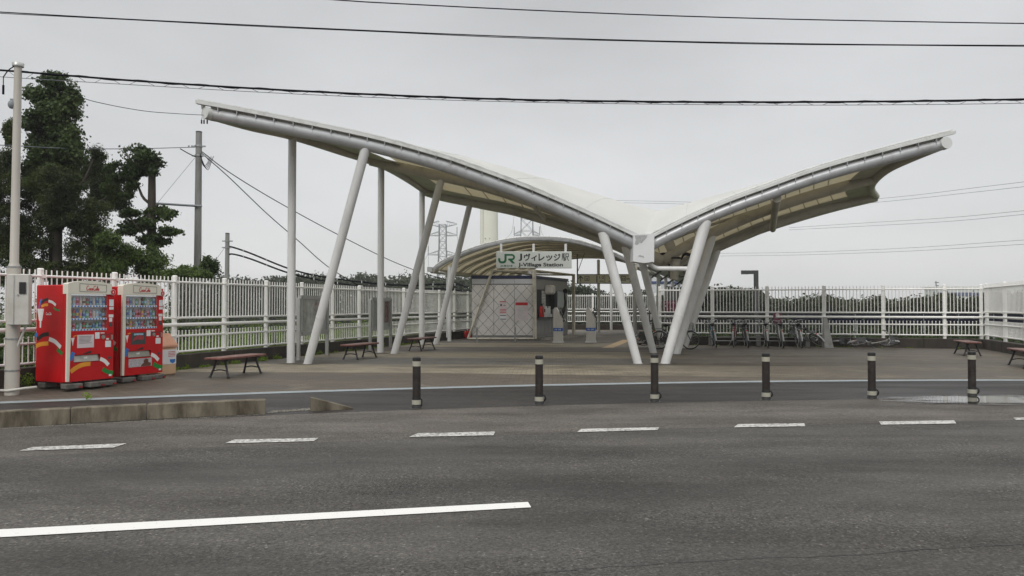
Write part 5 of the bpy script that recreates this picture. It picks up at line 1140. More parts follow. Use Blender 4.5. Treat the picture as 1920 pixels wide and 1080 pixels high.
# ------------------------------------------------------------------ dark lamp, maroon signs, tapered pillar, rack
b = G(1418, 634, -.3); b.y = 33; b.x = P(1418, 575, 33).x; t = thing('street_lamp', 'dark angular lamp post with a short arm, standing behind the bicycle fence', 'street lamp', (b.x, b.y, -.35))
zt = P(1418, 507, 33).z+.35; mb = MB(); mb.box((0, 0, zt/2), (.16, .16, zt)); mb.build('post', M['darkgrey'], t)
mb = MB(); ax = P(1390, 510, 33).x-b.x; mb.box((ax/2-.04, 0, zt-.08), (-ax-.09, .155, .155)); mb.build('arm', M['darkgrey'], t); mb = MB(); mb.box((ax/2-.15, 0, zt-.162), (-ax-.35, .12, .012)); mb.build('lamp_lens', M['notice'], t)
def fence_y(x): return 29.764 - (x-7.711)*math.tan(AB-math.pi/2)
for (x0, y0, x1, y1, lb, emb) in ((1243, 564, 1269, 584.5, 'maroon sign with two lines of pale writing tied to the fence behind the struts', False), (1450, 586.5, 1465.5, 607, 'small maroon sign with a pale round emblem on the fence above the bicycles', True)):
    xx = P(x0, y0, 29).x; Y = fence_y(xx)-.14; a_, b_ = P(x0, y1, Y), P(x1, y1, Y); zt = P(x0, y0, Y).z; t = thing('fence_sign', lb, 'sign', ((a_.x+b_.x)/2, Y, a_.z))
    W = b_.x-a_.x; H = zt-a_.z; mb = MB(); mb.box((0, 0, H/2), (W, .012, H)); mb.build('plate', M['maroon'], t)
    pl = Pl((-W/2, -.007, 0), (1, 0, 0), n=(0, -1, 0))
    if emb:
        mb = MB(); pl.poly(mb, [(W/2+.075*math.cos(a_), H*.8+.075*math.sin(a_)) for a_ in np.linspace(0, 2*math.pi, 20)[:-1]], .002); mb.build('emblem', M['pinkpaper'], t)
        text('lettering', '駐輪場です', pl, .04, H*.5, W-.08, H*.1, 'pinkpaper', t, .002); text('lettering', '自転車', pl, .07, H*.2, W-.14, H*.12, 'pinkpaper', t, .002)
    else:
        text('lettering', 'ならびじのの', pl, .04, H*.75, W-.1, H*.14, 'pinkpaper', t, .002); text('lettering', 'トップを', pl, .04, H*.15, W*.75, H*.17, 'pinkpaper', t, .002, .01)
        mb = MB(); pl.rect(mb, .08, H*.45, .13, H*.58, .002); mb.build('mark', M['pinkpaper'], t)
b = G(1552, 652.5, PZ); t = thing('tapered_pillar', 'pale grey tapered pillar with ring joints leaning at the fence between the bicycles', 'pillar', b)
for k in range(6):
    z0, z1 = k*.185, k*.185+.18; mb = MB(); f_ = lambda z: .165-.11*(z/1.1); off = lambda z: -.075*(z/1.1)*1.2
    mb.prism([(off(z0)+sx_*f_(z0), 0+sy*f_(z0), z0) for sx_, sy in ((-1, -.8), (1, -.8), (1, .8), (-1, .8))], (0, 0, .001))
    mb.v = []; mb.f = []; mb.m = []; mb.sm = []
    vs = [(off(z)+sx_*f_(z), sy*f_(z)*.8, z) for z in (z0, z1) for sx_, sy in ((-1, -1), (1, -1), (1, 1), (-1, 1))]
    mb.add(vs, [(3, 2, 1, 0), (4, 5, 6, 7), (0, 1, 5, 4), (1, 2, 6, 5), (2, 3, 7, 6), (3, 0, 4, 7)]); mb.build('segment', M['conc2'], t)
rk = thing('bicycle_rack', 'low grey rail rack with three stub posts behind the bicycles', 'rack', (7.9, 28.9, PZ))
for px_ in (1333, 1422, 1514):
    q = P(px_, 640, 28.7); Y = fence_y(q.x)-.55; q = P(px_, 640, Y); mb = MB(); mb.box((q.x, Y, PZ+.21), (.15, .12, .42), bev=.012); mb.build('stub_post', M['boothside'], rk, True)
a_, b_ = P(1345, 639, 28.9), P(1500, 639.5, 28.3); mb = MB(); mb.tube([a_, b_], .02, 6); mb.build('rail', M['galv'], rk, True); mb = MB(); mb.tube([a_+Vector((0, .3, .12)), b_+Vector((0, .3, .12))], .015, 6); mb.build('rail', M['galv'], rk, True)
#PART5
# ------------------------------------------------------------------ bicycles
def bicycle(label, frame_col, fender=True, basket=True, loc=(0, 0), rz=90, lean=0, steer=0, group='bicycles by the back fence', flat=None, colname=None):
    """local x runs forward, origin between the wheels on the ground"""
    t = bpy.data.objects.new('bicycle', None); COL.objects.link(t); tag(t, label, 'bicycle', group)
    t.location = (loc[0], loc[1], PZ) if len(loc) == 2 else loc
    E_ = Matrix.Rotation(R(rz), 4, 'Z') @ Matrix.Rotation(R(lean), 4, 'X')
    t.rotation_euler = E_.to_euler()
    fm = M[frame_col]; rw = .325
    for x in (-.53, .53):
        mb = MB(); mb.torus((x, 0, rw), (0, 1, 0), rw-.02, .019, 30, 6); w_ = mb.build('wheel', M['tyre'], t)
        mb = MB(); mb.torus((x, 0, rw), (0, 1, 0), rw-.045, .010, 30, 4)
        for k in range(14):
            a_ = 2*math.pi*k/14; mb.tube([(x, .012*(-1)**k, rw), (x+(rw-.05)*math.cos(a_), 0, rw+(rw-.05)*math.sin(a_))], .0022, 3, caps=False)
        mb.tube([(x, -.05, rw), (x, .05, rw)], .022, 8); mb.build('rim', M['rim'], w_)
    mb = MB(); bb = (-.08, 0, .28); seat = (-.22, 0, .72); head = (.36, 0, .74); hb = (.40, 0, .60)
    mb.tube(spline([head, (.2, 0, .5), (.05, 0, .34), bb], 10), .020, 8); mb.tube([bb, seat], .017, 8)
    for sy in (-1, 1):
        mb.tube([(bb[0], sy*.03, bb[2]), (-.53, sy*.06, rw)], .010, 6); mb.tube([(-.19, sy*.02, .60), (-.53, sy*.06, rw)], .008, 6)
        mb.tube(spline([(.41, sy*.045, .58), (.46, sy*.055, .46), (.53, sy*.055, rw)], 8), .011, 6)
    mb.tube([(.345, 0, .80), (.41, 0, .57)], .022, 8); mb.build('frame', fm, t)
    if fender:
        for x, a0, a1 in ((-.53, -10, 190), (.53, 40, 180)):
            mb = MB(); rr_ = rw+.012; N_ = 16; vs = []
            for i in range(N_+1):
                a_ = R(lerp(a0, a1, i/N_)); 
                for y, dr_ in ((-.028, -.008), (0, .006), (.028, -.008)): vs.append((x-(rr_+dr_)*math.cos(a_)*-1, y, rw+(rr_+dr_)*math.sin(a_)))
            mb.add(vs, [(3*i+k, 3*i+k+1, 3*i+k+4, 3*i+k+3) for i in range(N_) for k in (0, 1)], 0, True); mb.build('mudguard', M['boothtop'] if frame_col != 'iron' else M['galv'], t)
    mb = MB(); mb.tube([seat, (-.25, 0, .82)], .013, 8); mb.tube(spline([(-.40, 0, .86), (-.34, 0, .865), (-.25, 0, .85), (-.12, 0, .85)], 8), [.03, .085, .08, .07, .05, .035, .028, .02], 10); mb.v = [(x, y, .845+(z-.845)*.45 if z > .8 else z) for x, y, z in mb.v]; mb.build('saddle', M['black'], t)
    mb = MB(); mb.tube([(.345, 0, .78), (.32, 0, .93)], .013, 8)
    mb.tube(spline([(.14, -.28, .96), (.22, -.26, .97), (.33, -.12, .99), (.33, 0, .94), (.33, .12, .99), (.22, .26, .97), (.14, .28, .96)], 22), .011, 6)
    mb.build('handlebar', M['rim'], t)
    for sy in (-1, 1): mb = MB(); mb.tube([(.24, sy*.265, .97), (.12, sy*.285, .958)], .017, 8); mb.tube([(.27, sy*.22, .96), (.17, sy*.26, .93)], .006, 5); mb.build('grip', M['black'], t)
    if basket:
        mb = MB(); c_ = (.50, 0, .78)
        for z, k_ in ((.66, .8), (.74, .88), (.82, .95), (.90, 1.0)):
            pts = [(c_[0]+sx_*.12*k_, sy*.17*k_, z) for sx_, sy in ((-1, -1), (1, -1), (1, 1), (-1, 1), (-1, -1))]
            mb.tube(pts, .006, 4)
        for k in range(20):
            s_ = k/20*4; e = int(s_); f_ = s_-e; cs = [(-1, -1), (1, -1), (1, 1), (-1, 1), (-1, -1)]
            x_, y_ = lerp(cs[e][0], cs[e+1][0], f_), lerp(cs[e][1], cs[e+1][1], f_); mb.tube([(c_[0]+x_*.096, y_*.136, .66), (c_[0]+x_*.12, y_*.17, .90)], .003, 3)
        mb.box((c_[0], 0, .662), (.19, .27, .006)); mb.build('basket', M['darkgrey'], t)
    mb = MB(); mb.torus((bb[0], -.05, bb[2]), (0, 1, 0), .08, .008, 16, 4); mb.tube([(bb[0], -.06, bb[2]), (bb[0]+.1, -.08, bb[2]-.13)], .01, 6); mb.tube([(bb[0], .06, bb[2]), (bb[0]-.1, .08, bb[2]+.13)], .01, 6)
    mb.box((bb[0]+.1, -.12, bb[2]-.13), (.08, .08, .025)); mb.box((bb[0]-.1, .12, bb[2]+.13), (.08, .08, .025)); mb.box((-.3, -.055, .31), (.40, .012, .07)); mb.build('crank', M['darkgrey'], t)
    mb = MB(); mb.box((-.53, 0, .72), (.30, .13, .012)); mb.tube([(-.66, .05, .715), (-.55, .065, .34)], .005, 5); mb.tube([(-.66, -.05, .715), (-.55, -.065, .34)], .005, 5); mb.box((-.70, 0, .62), (.02, .05, .04), 1); mb.build('rack', [M['darkgrey'], M['fire']], t)
    if lean == 0 or abs(lean) < 20: mb = MB(); mb.tube([(-.50, .06, .31), (-.60, .17, .012)], .009, 6); mb.build('kickstand', M['rim'], t)
    return t
M['bikewhite'] = mat('white_bicycle_paint', (.45, .45, .43), .3, var=.05); M['bikered'] = mat('red_bicycle_paint', (.30, .03, .05), .3); M['bikeblue'] = mat('teal_bicycle_paint', (.03, .11, .14), .3); M['bikesilver'] = mat('silver_bicycle_paint', (.40, .41, .42), .25, metal=.6)
def bx_(px_, py_): g_ = G(px_, py_, PZ); return (g_.x, g_.y)
def upright(px_, py_, **k):
    x, y = bx_(px_, py_); rz = k.pop('rz', 92)-18; a_ = R(rz); return bicycle(loc=(x+.85*math.cos(a_), y+.85*math.sin(a_)), rz=rz, **k)
upright(1345, 653, label='teal bicycle leaning nearest the struts in the upright row', frame_col='bikeblue', rz=100, lean=-8)
upright(1374, 652.5, label='red framed bicycle second from the struts in the upright row', frame_col='bikered', rz=88, lean=0)
upright(1405, 653, label='dark bicycle with black basket, third from the struts in the row', frame_col='iron', rz=97, lean=-7)
upright(1441, 653.5, label='pale framed bicycle left of the maroon emblem sign', frame_col='bikewhite', rz=94, lean=-4)
upright(1471, 654, label='pale framed bicycle right under the maroon emblem sign', frame_col='bikewhite', rz=95, lean=-6)
upright(1506, 654, label='silver bicycle at the right end of the upright row', frame_col='bikesilver', rz=96, lean=-6)
x, y = bx_(1531, 652); bicycle('silver bicycle tipped over sideways against the tapered pillar', 'bikesilver', loc=(x+.0, y+.55, PZ+.03), rz=112, lean=-40)
x, y = bx_(1588, 650); bicycle('black bicycle lying flat on the ground beside the tapered pillar', 'iron', loc=(x+.1, y+.35, PZ+.10), rz=186, lean=-78)
x, y = bx_(1632, 652.5); bicycle('silver bicycle lying on its side with pale wheels, rightmost of all', 'bikewhite', loc=(x-.05, y-.15, PZ+.10), rz=-8, lean=72, basket=True)
x, y = bx_(1282, 656); bicycle('dark bicycle seen side on behind the right struts', 'iron', loc=(x-.25, y+.25), rz=-6, lean=5)
x, y = bx_(1232, 652); bicycle('dark bicycle slumped behind the left struts', 'iron', loc=(x+.1, y+.35, PZ+.05), rz=160, lean=-50)
x, y = bx_(1207, 652); bicycle('black bicycle fallen over farthest left behind the struts', 'iron', loc=(x+.2, y+.5, PZ+.08), rz=20, lean=68)
# ------------------------------------------------------------------ utility poles and cables
def cable(name, label, pts, r, m='wire', n=60, group=None, extra=None, parts=None):
    t = thing(name, label, 'overhead cable', pts[0], 0, group) if parts else None
    mb = MB(); mb.tube(spline(pts, n), r, 6)
    o = mb.build('cable' if parts else name, M[m], t, True)
    if not parts: tag(o, label, 'overhead cable', group)
    return t or o
def PW(pts, Y0, Y1=None):
    Y1 = Y0 if Y1 is None else Y1; x0, x1 = pts[0][0], pts[-1][0]; q = [P(x, y, lerp(Y0, Y1, (x-x0)/(x1-x0))) for x, y in pts]; a_, b_ = (q[0]-q[1]).normalized(), (q[-1]-q[-2]).normalized(); return [q[0]+a_*(2.2*k)+Vector((0, 0, .004*k*k)) for k in range(10, 0, -1)] + q + [q[-1]+b_*(2.2*k)+Vector((0, 0, .004*k*k)) for k in range(1, 11)]
L1 = [(-250, 113), (0, 131.5), (240, 150.5), (480, 166), (720, 178), (960, 186.5), (1200, 190.5), (1440, 191.5), (1680, 190), (1920, 186), (2200, 178)]
t = cable('telephone_cable', 'thick black bundled telephone cable with a zigzag lashed support wire, lowest across the sky', PW(L1, 13.5), .018, n=240, parts=True)
L1b = [(-250, 126), (0, 144), (240, 158.5), (480, 172.5), (720, 183.5), (960, 191), (1200, 195), (1440, 197), (1680, 196.5), (1920, 193.5), (2200, 187)]
mb = MB(); q1 = spline(PW(L1, 13.5), 441); q2 = spline(PW(L1b, 13.5), 441); mb.tube(q2, .006, 5); mb.build('support_wire', M['wiregrey'], t, True)
mb = MB(); zz = []
for i in range(441): zz.append((q1 if i % 4 in (0, 1) else q2)[i])
mb.tube(zz, .0035, 4); mb.build('lashing_wire', M['wire'], t, True)
mb = MB(); mb.tube([p+Vector((0, .03, .006+.02*math.sin(i*.9))) for i, p in enumerate(q1)], .008, 5); mb.build('twisted_wire', M['wire'], t, True)
t = cable('power_line', 'pair of thin black power wires crossing the sky from the left edge', PW([(-200, 11), (0, 22.5), (240, 36), (480, 47.5), (720, 58.5), (960, 68.5), (1200, 76), (1440, 81), (1680, 84), (1920, 85), (2150, 85)], 11.5), .008, n=80, parts=True)
mb = MB(); mb.tube(spline(PW([(-200, 13), (0, 25), (240, 37), (480, 49.5), (720, 60), (960, 71), (1200, 77.5), (1440, 83), (1680, 85), (1920, 87), (2150, 87)], 11.6), 80), .006, 5); mb.build('cable', M['wire'], t, True)
cable('power_line', 'twisted wire highest in the sky, entering from the top edge', PW([(500, -12), (628, 0), (760, 7.5), (960, 17.5), (1200, 27.5), (1440, 35), (1680, 40), (1920, 44), (2150, 46)], 10.5), .008, n=80)
cable('drop_wire', 'thin wire sagging from the leafy tree to the left tip of the wing canopy', [P(60, 145, 13.8), P(150, 182, 15), P(200, 195.5, 15.8), (P(270, 208, 16.6)), P(330, 213, 17.5), P(386, 216, 18.25), P(408, 217, 18.5)], .007)
cable('guy_cable', 'grey cable running level through the trees to the near concrete pole', [P(-120, 270, 22), P(0, 272, 24), P(120, 278, 26), P(240, 279, 28), P(366, 276, 30)], .016, 'wiregrey')
cable('pole_cable', 'black cable sloping steeply down from the near concrete pole behind the columns', [P(378, 287, 30), P(430, 333, 31), P(500, 400, 32), P(560, 452, 33), P(615, 500, 34), P(680, 540, 35)], .018)
cable('pole_cable', 'black cable sloping gently down from the near concrete pole towards the booth', [P(378, 284, 30), P(430, 323, 31), P(520, 378, 32.5), P(640, 443, 35), P(760, 500, 38), P(880, 538, 40)], .018)
cable('pole_cable', 'short slack cable looping to the near concrete pole above its crossarm', [P(338, 279, 29), P(352, 287, 29.5), P(366, 294, 30)], .018)
def conc_pole(px_, ytop, Y, zb, r0, r1, label, arms):
    q = P(px_, ytop, Y); t = thing('utility_pole', label, 'utility pole', (q.x, Y, zb)); H = q.z-zb
    mb = MB(); mb.tube([(0, 0, 0), (0, 0, H)], [r0, r1], 20); mb.build('shaft', M['concpole'], t)
    mb = MB(); mb.cyl((0, 0, H-.02), r1*1.03, .05, 20); mb.build('cap', M['darkgrey'], t)
    for z in arms: mb = MB(); mb.tube([(0, 0, H-z), (0, 0, H-z+.07)], r1+.03, 16); mb.box((.16, 0, H-z+.03), (.2, .08, .05)); mb.box((-.16, 0, H-z+.03), (.2, .06, .05)); mb.build('clamp_band', M['galv'], t)
    return t, H
t, H = conc_pole(373, 248, 30, -.35, .155, .115, 'taller grey concrete utility pole with a thin crossarm behind the left fence', (.58, .95))
zc_ = P(373, 387, 30).z+.35; mb = MB(); mb.tube([(P(299, 384, 30).x-P(373, 384, 30).x, -.2, zc_+.09), (.22, -.2, zc_-.02)], .045, 4); mb.build('crossarm', M['lattice'], t)
mb = MB(); mb.tube([(-.15, 0, H-1.0), (P(301, 383, 30).x-P(373, 384, 30).x, -.2, zc_+.1)], .007, 4); mb.build('stay_wire', M['wiregrey'], t)
mb = MB(); 
for k in range(4): mb.tube(spline([(.1, -.1, H-.85-.03*k), (.25+.05*k, -.15, H-1.35-.05*k), (.42+.04*k, -.1, H-1.15), (.3+.1*k, -.05, H-.95)], 12), .012, 5)
mb.build('slack_loops', M['wire'], t)
mb = MB(); 
for k in range(3): mb.ball((-.15-.12*k, 0, H-.54), .035, 8)
mb.build('insulator', M['lattice'], t)
t, H = conc_pole(426.5, 438, 38, -.35, .12, .10, 'shorter grey concrete utility pole where thick cables start', (.4, .72))
for dy, lb in ((0, 'upper'), (14, 'lower')):
    pts = [P(428, 462+dy*1.1, 38), P(438, 464+dy*.9, 38), P(470, 475+dy*.75, 38), P(540, 503+dy*.6, 38), P(600, 518+dy*.5, 38.5), P(680, 529+dy*.6, 39), P(760, 535+dy*.55, 39.5), P(830, 533+dy*.6, 40), P(870, 536+dy*.8, 39.5), P(884, 548+dy*.6, 38.5)]
    o = cable('feeder_cable', f'{lb} thick black cable drooping from the shorter pole to the booth', pts, .045, n=70, parts=True)
    mb = MB(); q = spline(pts, 46)
    for i in range(3, 44, 4): mb.tube([q[i]+Vector((0, -.05, -.06)), q[i]+Vector((0, -.05, .07))], .018, 5)
    mb.build('cable_tie', M['paper'], o, True)
cable('stay_wire', 'thin stay wire slanting down left of the shorter pole', [P(422, 463, 38), P(396, 500, 38), P(380, 522, 38)], .008, 'wiregrey')
# far transmission lines
for i, (pts, lb) in enumerate((([(1560, 380), (1700, 367.5), (1820, 353), (1920, 341)], 'highest'), ([(1560, 387), (1700, 374), (1820, 361), (1920, 350)], 'second'), ([(1480, 427), (1620, 418), (1780, 408), (1920, 395)], 'third'), ([(1480, 431), (1620, 424), (1780, 415), (1920, 402)], 'fourth'), ([(1350, 475), (1500, 473), (1700, 465), (1920, 450)], 'fifth'), ([(1350, 480), (1500, 478), (1700, 471), (1920, 458)], 'lowest'))):
    pp = [P(x, y, lerp(260, 170, (x-1350)/570)) for x, y in pts]; pp.append(pp[-1]+(pp[-1]-pp[-2])*1.5); cable('transmission_line', f'{lb} faint transmission line crossing the sky on the right', pp, .05, 'wiregrey', 24, 'faint transmission lines at the right')
for i, (pts, lb) in enumerate((([(1170, 375), (1215, 377), (1262, 378)], 'upper'), ([(1170, 379), (1215, 381), (1262, 382)], 'lower'))):
    cable('transmission_line', f'{lb} faint transmission line just above the valley of the wing canopy', [P(x-60 if k == 0 else x, y, 200) for k, (x, y) in enumerate(pts)]+[P(1330, 380+4*i, 200)], .04, 'wiregrey', 12)
# ------------------------------------------------------------------ lattice towers and the tall tower
def pylon(cx_, ytop, Y, halfbase, halftop, arms, label, zb=-.35):
    top = P(cx_, ytop, Y); H = top.z-zb; t = thing('transmission_tower', label, 'lattice tower', (top.x, Y, zb)); rr_ = .09*Y/250
    mb = MB(); lv = [0, .2, .36, .5, .62, .72, .8, .87, .94, 1.0]
    def hw(f): return lerp(halfbase, halftop, min(1, f/.75)) if f < .75 else halftop
    for sx_, sy in ((-1, -1), (1, -1), (1, 1), (-1, 1)): mb.tube([(sx_*hw(f), sy*hw(f), f*H) for f in lv], rr_*1.5, 4)
    mb.build('leg', M['lattice'], t); mb = MB(); lv2 = []
    f = 0
    while f < 1: lv2.append(f); f += 2.0*hw(f)/H
    lv2.append(1)
    for f0_, f1_ in zip(lv2, lv2[1:]):
        for (ax_, ay), (bx2, by2) in (((-1, -1), (1, -1)), ((1, -1), (1, 1)), ((1, 1), (-1, 1)), ((-1, 1), (-1, -1))):
            a_ = hw(f0_); c_ = hw(f1_); mb.tube([(ax_*a_, ay*a_, f0_*H), (bx2*c_, by2*c_, f1_*H)], rr_*.7, 3, caps=False); mb.tube([(bx2*a_, by2*a_, f0_*H), (ax_*c_, ay*c_, f1_*H)], rr_*.7, 3, caps=False); mb.tube([(ax_*c_, ay*c_, f1_*H), (bx2*c_, by2*c_, f1_*H)], rr_*.7, 3, caps=False)
    mb.build('bracing', M['lattice'], t)
    for (ya, half, rise) in arms:
        z = P(cx_, ya, Y).z-zb; L_ = half/FPX*Y; mb = MB(); w_ = hw(z/H)
        for sx_ in (-1, 1):
            for sy in (-1, 1): mb.tube([(sx_*w_, sy*w_, z), (sx_*L_, 0, z+rise)], rr_, 3); mb.tube([(sx_*w_, sy*w_, z+abs(rise)*.6+1.6*Y/300), (sx_*L_, 0, z+rise+.3)], rr_, 3)
            for k in range(1, 6): xx = lerp(w_, L_, k/6); mb.tube([(sx_*xx, 0, z+rise*k/6), (sx_*lerp(w_, L_, (k-.5)/6), 0, z+rise*k/6+(1-k/6)*(abs(rise)*.6+1.6*Y/300))], rr_*.6, 3)
            if rise <= 0: mb.tube([(sx_*L_, 0, z), (sx_*L_, 0, z+3.4*Y/300)], rr_*1.4, 4); mb.tube(spline([(sx_*L_, 0, z), (sx_*(L_+.8), 8, z-6*Y/300), (sx_*(L_+3.6), 20, z-8*Y/300)], 6), rr_*.6, 3)
        mb.build('crossarm', M['lattice'], t)
    return t
pylon(830, 421, 300, 2.6, 1.35, ((425, 27, 0.9), (442, 27, 0), (478, 27, 0)), 'left faint lattice transmission tower seen between the left struts')
pylon(988, 380, 230, 3.0, 1.75, ((441, 24, 0), (402, 24, 0)), 'right lattice transmission tower rising behind the station name sign')
q = P(917, 372, 260); t = thing('concrete_tower', 'pale cream concrete tower rising straight behind the arched canopy', 'tower', (q.x, 260, -.35))
mb = MB(); n_ = 40; H = q.z+.35; mb.tube([(0, 0, 0), (0, 0, H)], [3.15, 3.0], 40); mb.build('shaft', M['tower'], t)
mb = MB(); mb.tube([(0, 0, H), (0, 0, H+.6)], 3.15, 40); mb.build('cap', M['tower'], t)
for x, y in ((910, 447), (918, 447.5)): mb = MB(); v_ = P(x, y, 257); mb.ball((v_.x-q.x, -2.95, v_.z+.35), .22, 8); mb.build('opening', M['lattice'], t)
mb = MB(); mb.tube([(-1.9, -2.45, 0), (-1.9, -2.45, H)], .06, 4); mb.build('cable_riser', M['lattice'], t)
# far pale building and antenna mast behind the right fence
q = P(1800, 541, 240); t = thing('distant_hall', 'long pale distant building with a slate blue band behind the right end of the fence', 'building', (q.x, 240, -.35)); H = q.z+.35
mb = MB(); mb.box((1, 0, H/2), (20, 8, H)); mb.build('wall', M['building'], t); mb = MB(); mb.box((1, -4.05, H-1.9), (20.2, .1, 1.2)); mb.build('window_band', M['buildblue'], t); mb = MB(); mb.box((1, 0, H+.25), (20.8, 9, .5)); mb.build('roof', M['fascia'], t)
q = P(1755, 527, 260); t = thing('antenna_mast', 'thin antenna mast above the far tree line at the right', 'mast', (q.x, 260, -.35)); H = q.z+.35
mb = MB(); mb.tube([(0, 0, 0), (0, 0, H)], [.35, .2], 6); mb.build('mast_tube', M['lattice'], t); mb = MB()
for k in range(4): mb.box((.25, 0, H-.5-k*1.0), (1.2-.2*k, .4, .35))
mb.build('antenna', M['lattice'], t)
#PART6
# ------------------------------------------------------------------ vegetation
def leaves(name, m, clumps, n, size, parent=None, shell=.35, aspect=.5, droop=.0, seed=1, vertical=0.0):
    """clumps: (centre, (rx, ry, rz)); n leaves shared out by volume; each leaf a small bent face"""
    g = np.random.default_rng(seed); C = np.array([list(c) for c, r in clumps]); Rr = np.array([r for c, r in clumps], float)
    wgt = (Rr.prod(axis=1))**(2/3); idx = g.choice(len(C), n, p=wgt/wgt.sum())
    d = g.normal(size=(n, 3)); d /= np.linalg.norm(d, axis=1)[:, None]; rad = g.random(n)**(1/3); rad = np.where(g.random(n) < shell, 1-.35*g.random(n)**1.5, rad)
    c = C[idx]+d*Rr[idx]*rad[:, None]*(1+.30*g.normal(size=(n, 1)))
    # sub-clumping
    f = np.array([mnoise.noise(Vector((p[0]*1.7, p[1]*1.7, p[2]*1.9))) for p in c]) 
    keep = f > -.30; c = c[keep]; d = d[keep]; n = len(c)
    nrm = d*.6+g.normal(size=(n, 3))*.7; nrm[:, 2] += .35; nrm /= np.linalg.norm(nrm, axis=1)[:, None]
    a = g.normal(size=(n, 3)); a[:, 2] += -droop+vertical*3; a -= (a*nrm).sum(1)[:, None]*nrm; a /= np.linalg.norm(a, axis=1)[:, None]; b = np.cross(nrm, a)
    s = size*(.55+.9*g.random(n))[:, None]; w_ = s*aspect
    p0 = c-a*s*.5; p1 = c+b*w_*.5+a*s*.05-nrm*s*.06; p2 = c+a*s*.5; p3 = c-b*w_*.5+a*s*.05-nrm*s*.06
    V = np.stack([p0, p1, p2, p3], 1).reshape(-1, 3); F = np.arange(n*4, dtype=np.int32)
    me = bpy.data.meshes.new(name); me.vertices.add(len(V)); me.vertices.foreach_set('co', V.ravel()); me.loops.add(len(F)); me.loops.foreach_set('vertex_index', F)
    me.polygons.add(n); me.polygons.foreach_set('loop_start', np.arange(n, dtype=np.int32)*4); me.polygons.foreach_set('loop_total', np.full(n, 4, dtype=np.int32)); me.update(calc_edges=True)
    me.materials.append(m); o = bpy.data.objects.new(name, me); COL.objects.link(o)
    if parent is not None: o.parent = parent; o.location = -parent.location
    return o
def PC(px_, py_, rx, ry, Y, ky=1.0):
    c = P(px_, py_, Y); k = Y/FPX; return (c, (rx*k, (rx+ry)/2*k*ky, ry*k))
def tree(label, px_, Y, zb, trunk, crown_specs, mt, n, size, seed, branches=(), aspect=.5, droop=0, cname='tree', group=None):
    x = P(px_, 500, Y).x; t = thing(cname, label, 'tree', (x, Y, zb), 0, group)
    mb = MB(); pts = [P(a_, b_, Y) for a_, b_, r_ in trunk]; pts[0].z = zb; mb.tube(pts, [r_ for a_, b_, r_ in trunk], 10)
    mb.build('trunk', M['bark'], t, True)
    for br in branches: mb = MB(); pts = spline([P(*q[:3]) for q in br], 10); mb.tube(pts, [lerp(br[0][3], br[-1][3], i/9) for i in range(10)], 6); mb.build('limb', M['bark'], t, True)
    leaves('crown', M[mt], [PC(*c) for c in crown_specs], n, size, t, seed=seed, aspect=aspect, droop=droop); return t
rr = random.Random(11)
def scatter(specs, k, rng_r=(.22, .42), seed=0):
    """break big envelopes (px, py, rx, ry, Y) into k smaller clumps each"""
    q = random.Random(seed); out = []
    for (x, y, rx, ry, Y) in specs:
        for i in range(k):
            a_ = q.random()*6.283; f = math.sqrt(q.random()); r_ = q.uniform(*rng_r); out.append((x+rx*f*math.cos(a_)*.85, y+ry*f*math.sin(a_)*.85, rx*r_+4, ry*r_*.8+4, Y+q.uniform(-1, 1)*rx*Y/FPX*.8))
    return out
tree('tall tree swathed in climbing vines to its rounded top behind the ivory pole', 104, 27, -.5, [(104, 560, .22), (104, 420, .19), (102, 260, .12), (100, 170, .04)],
     scatter([(100, 178, 46, 38, 27), (100, 245, 58, 60, 27), (98, 310, 56, 40, 27)], 26, (.2, .34), seed=1), 'vine', 60000, .10, 21, aspect=.8, droop=.6)
tree('dark cedar with shaggy lower boughs directly beneath the vine covered top', 110, 26.2, -.5, [(108, 560, .18), (108, 420, .14), (110, 320, .06)],
     scatter([(90, 360, 80, 38, 26.2), (140, 400, 75, 40, 26.2), (170, 455, 52, 55, 26.2), (60, 440, 50, 60, 26.5), (115, 510, 80, 20, 26.2), (200, 500, 32, 30, 25.5), (95, 345, 45, 40, 25.5), (110, 400, 40, 30, 25.5)], 34, (.12, .30), seed=2), 'cedar', 110000, .085, 22, branches=[[(108, 380, 26.2, .09), (150, 350, 26.2, .05), (175, 300, 26.2, .02)], [(108, 430, 26.2, .09), (150, 400, 26.2, .05), (200, 370, 26.2, .02)]], aspect=.4, droop=.8)
tree('dark cedar filling the left edge of the photo behind the ivory pole', -20, 26, -.5, [(-18, 560, .3), (-18, 300, .1)],
     scatter([(-10, 330, 45, 55, 26), (-15, 420, 60, 70, 26), (10, 500, 60, 40, 26), (20, 250, 14, 26, 26)], 34, (.12, .30), seed=3), 'cedar', 70000, .085, 23, aspect=.4, droop=.8)
tree('slim cedar spur rising right of the vine covered tree', 172, 30, -.5, [(172, 560, .16), (172, 420, .12), (174, 290, .04)],
     scatter([(172, 305, 26, 32, 30), (180, 345, 45, 28, 30), (215, 375, 42, 20, 30)], 26, (.14, .32), seed=4), 'cedar', 30000, .085, 24, aspect=.4, droop=.8)
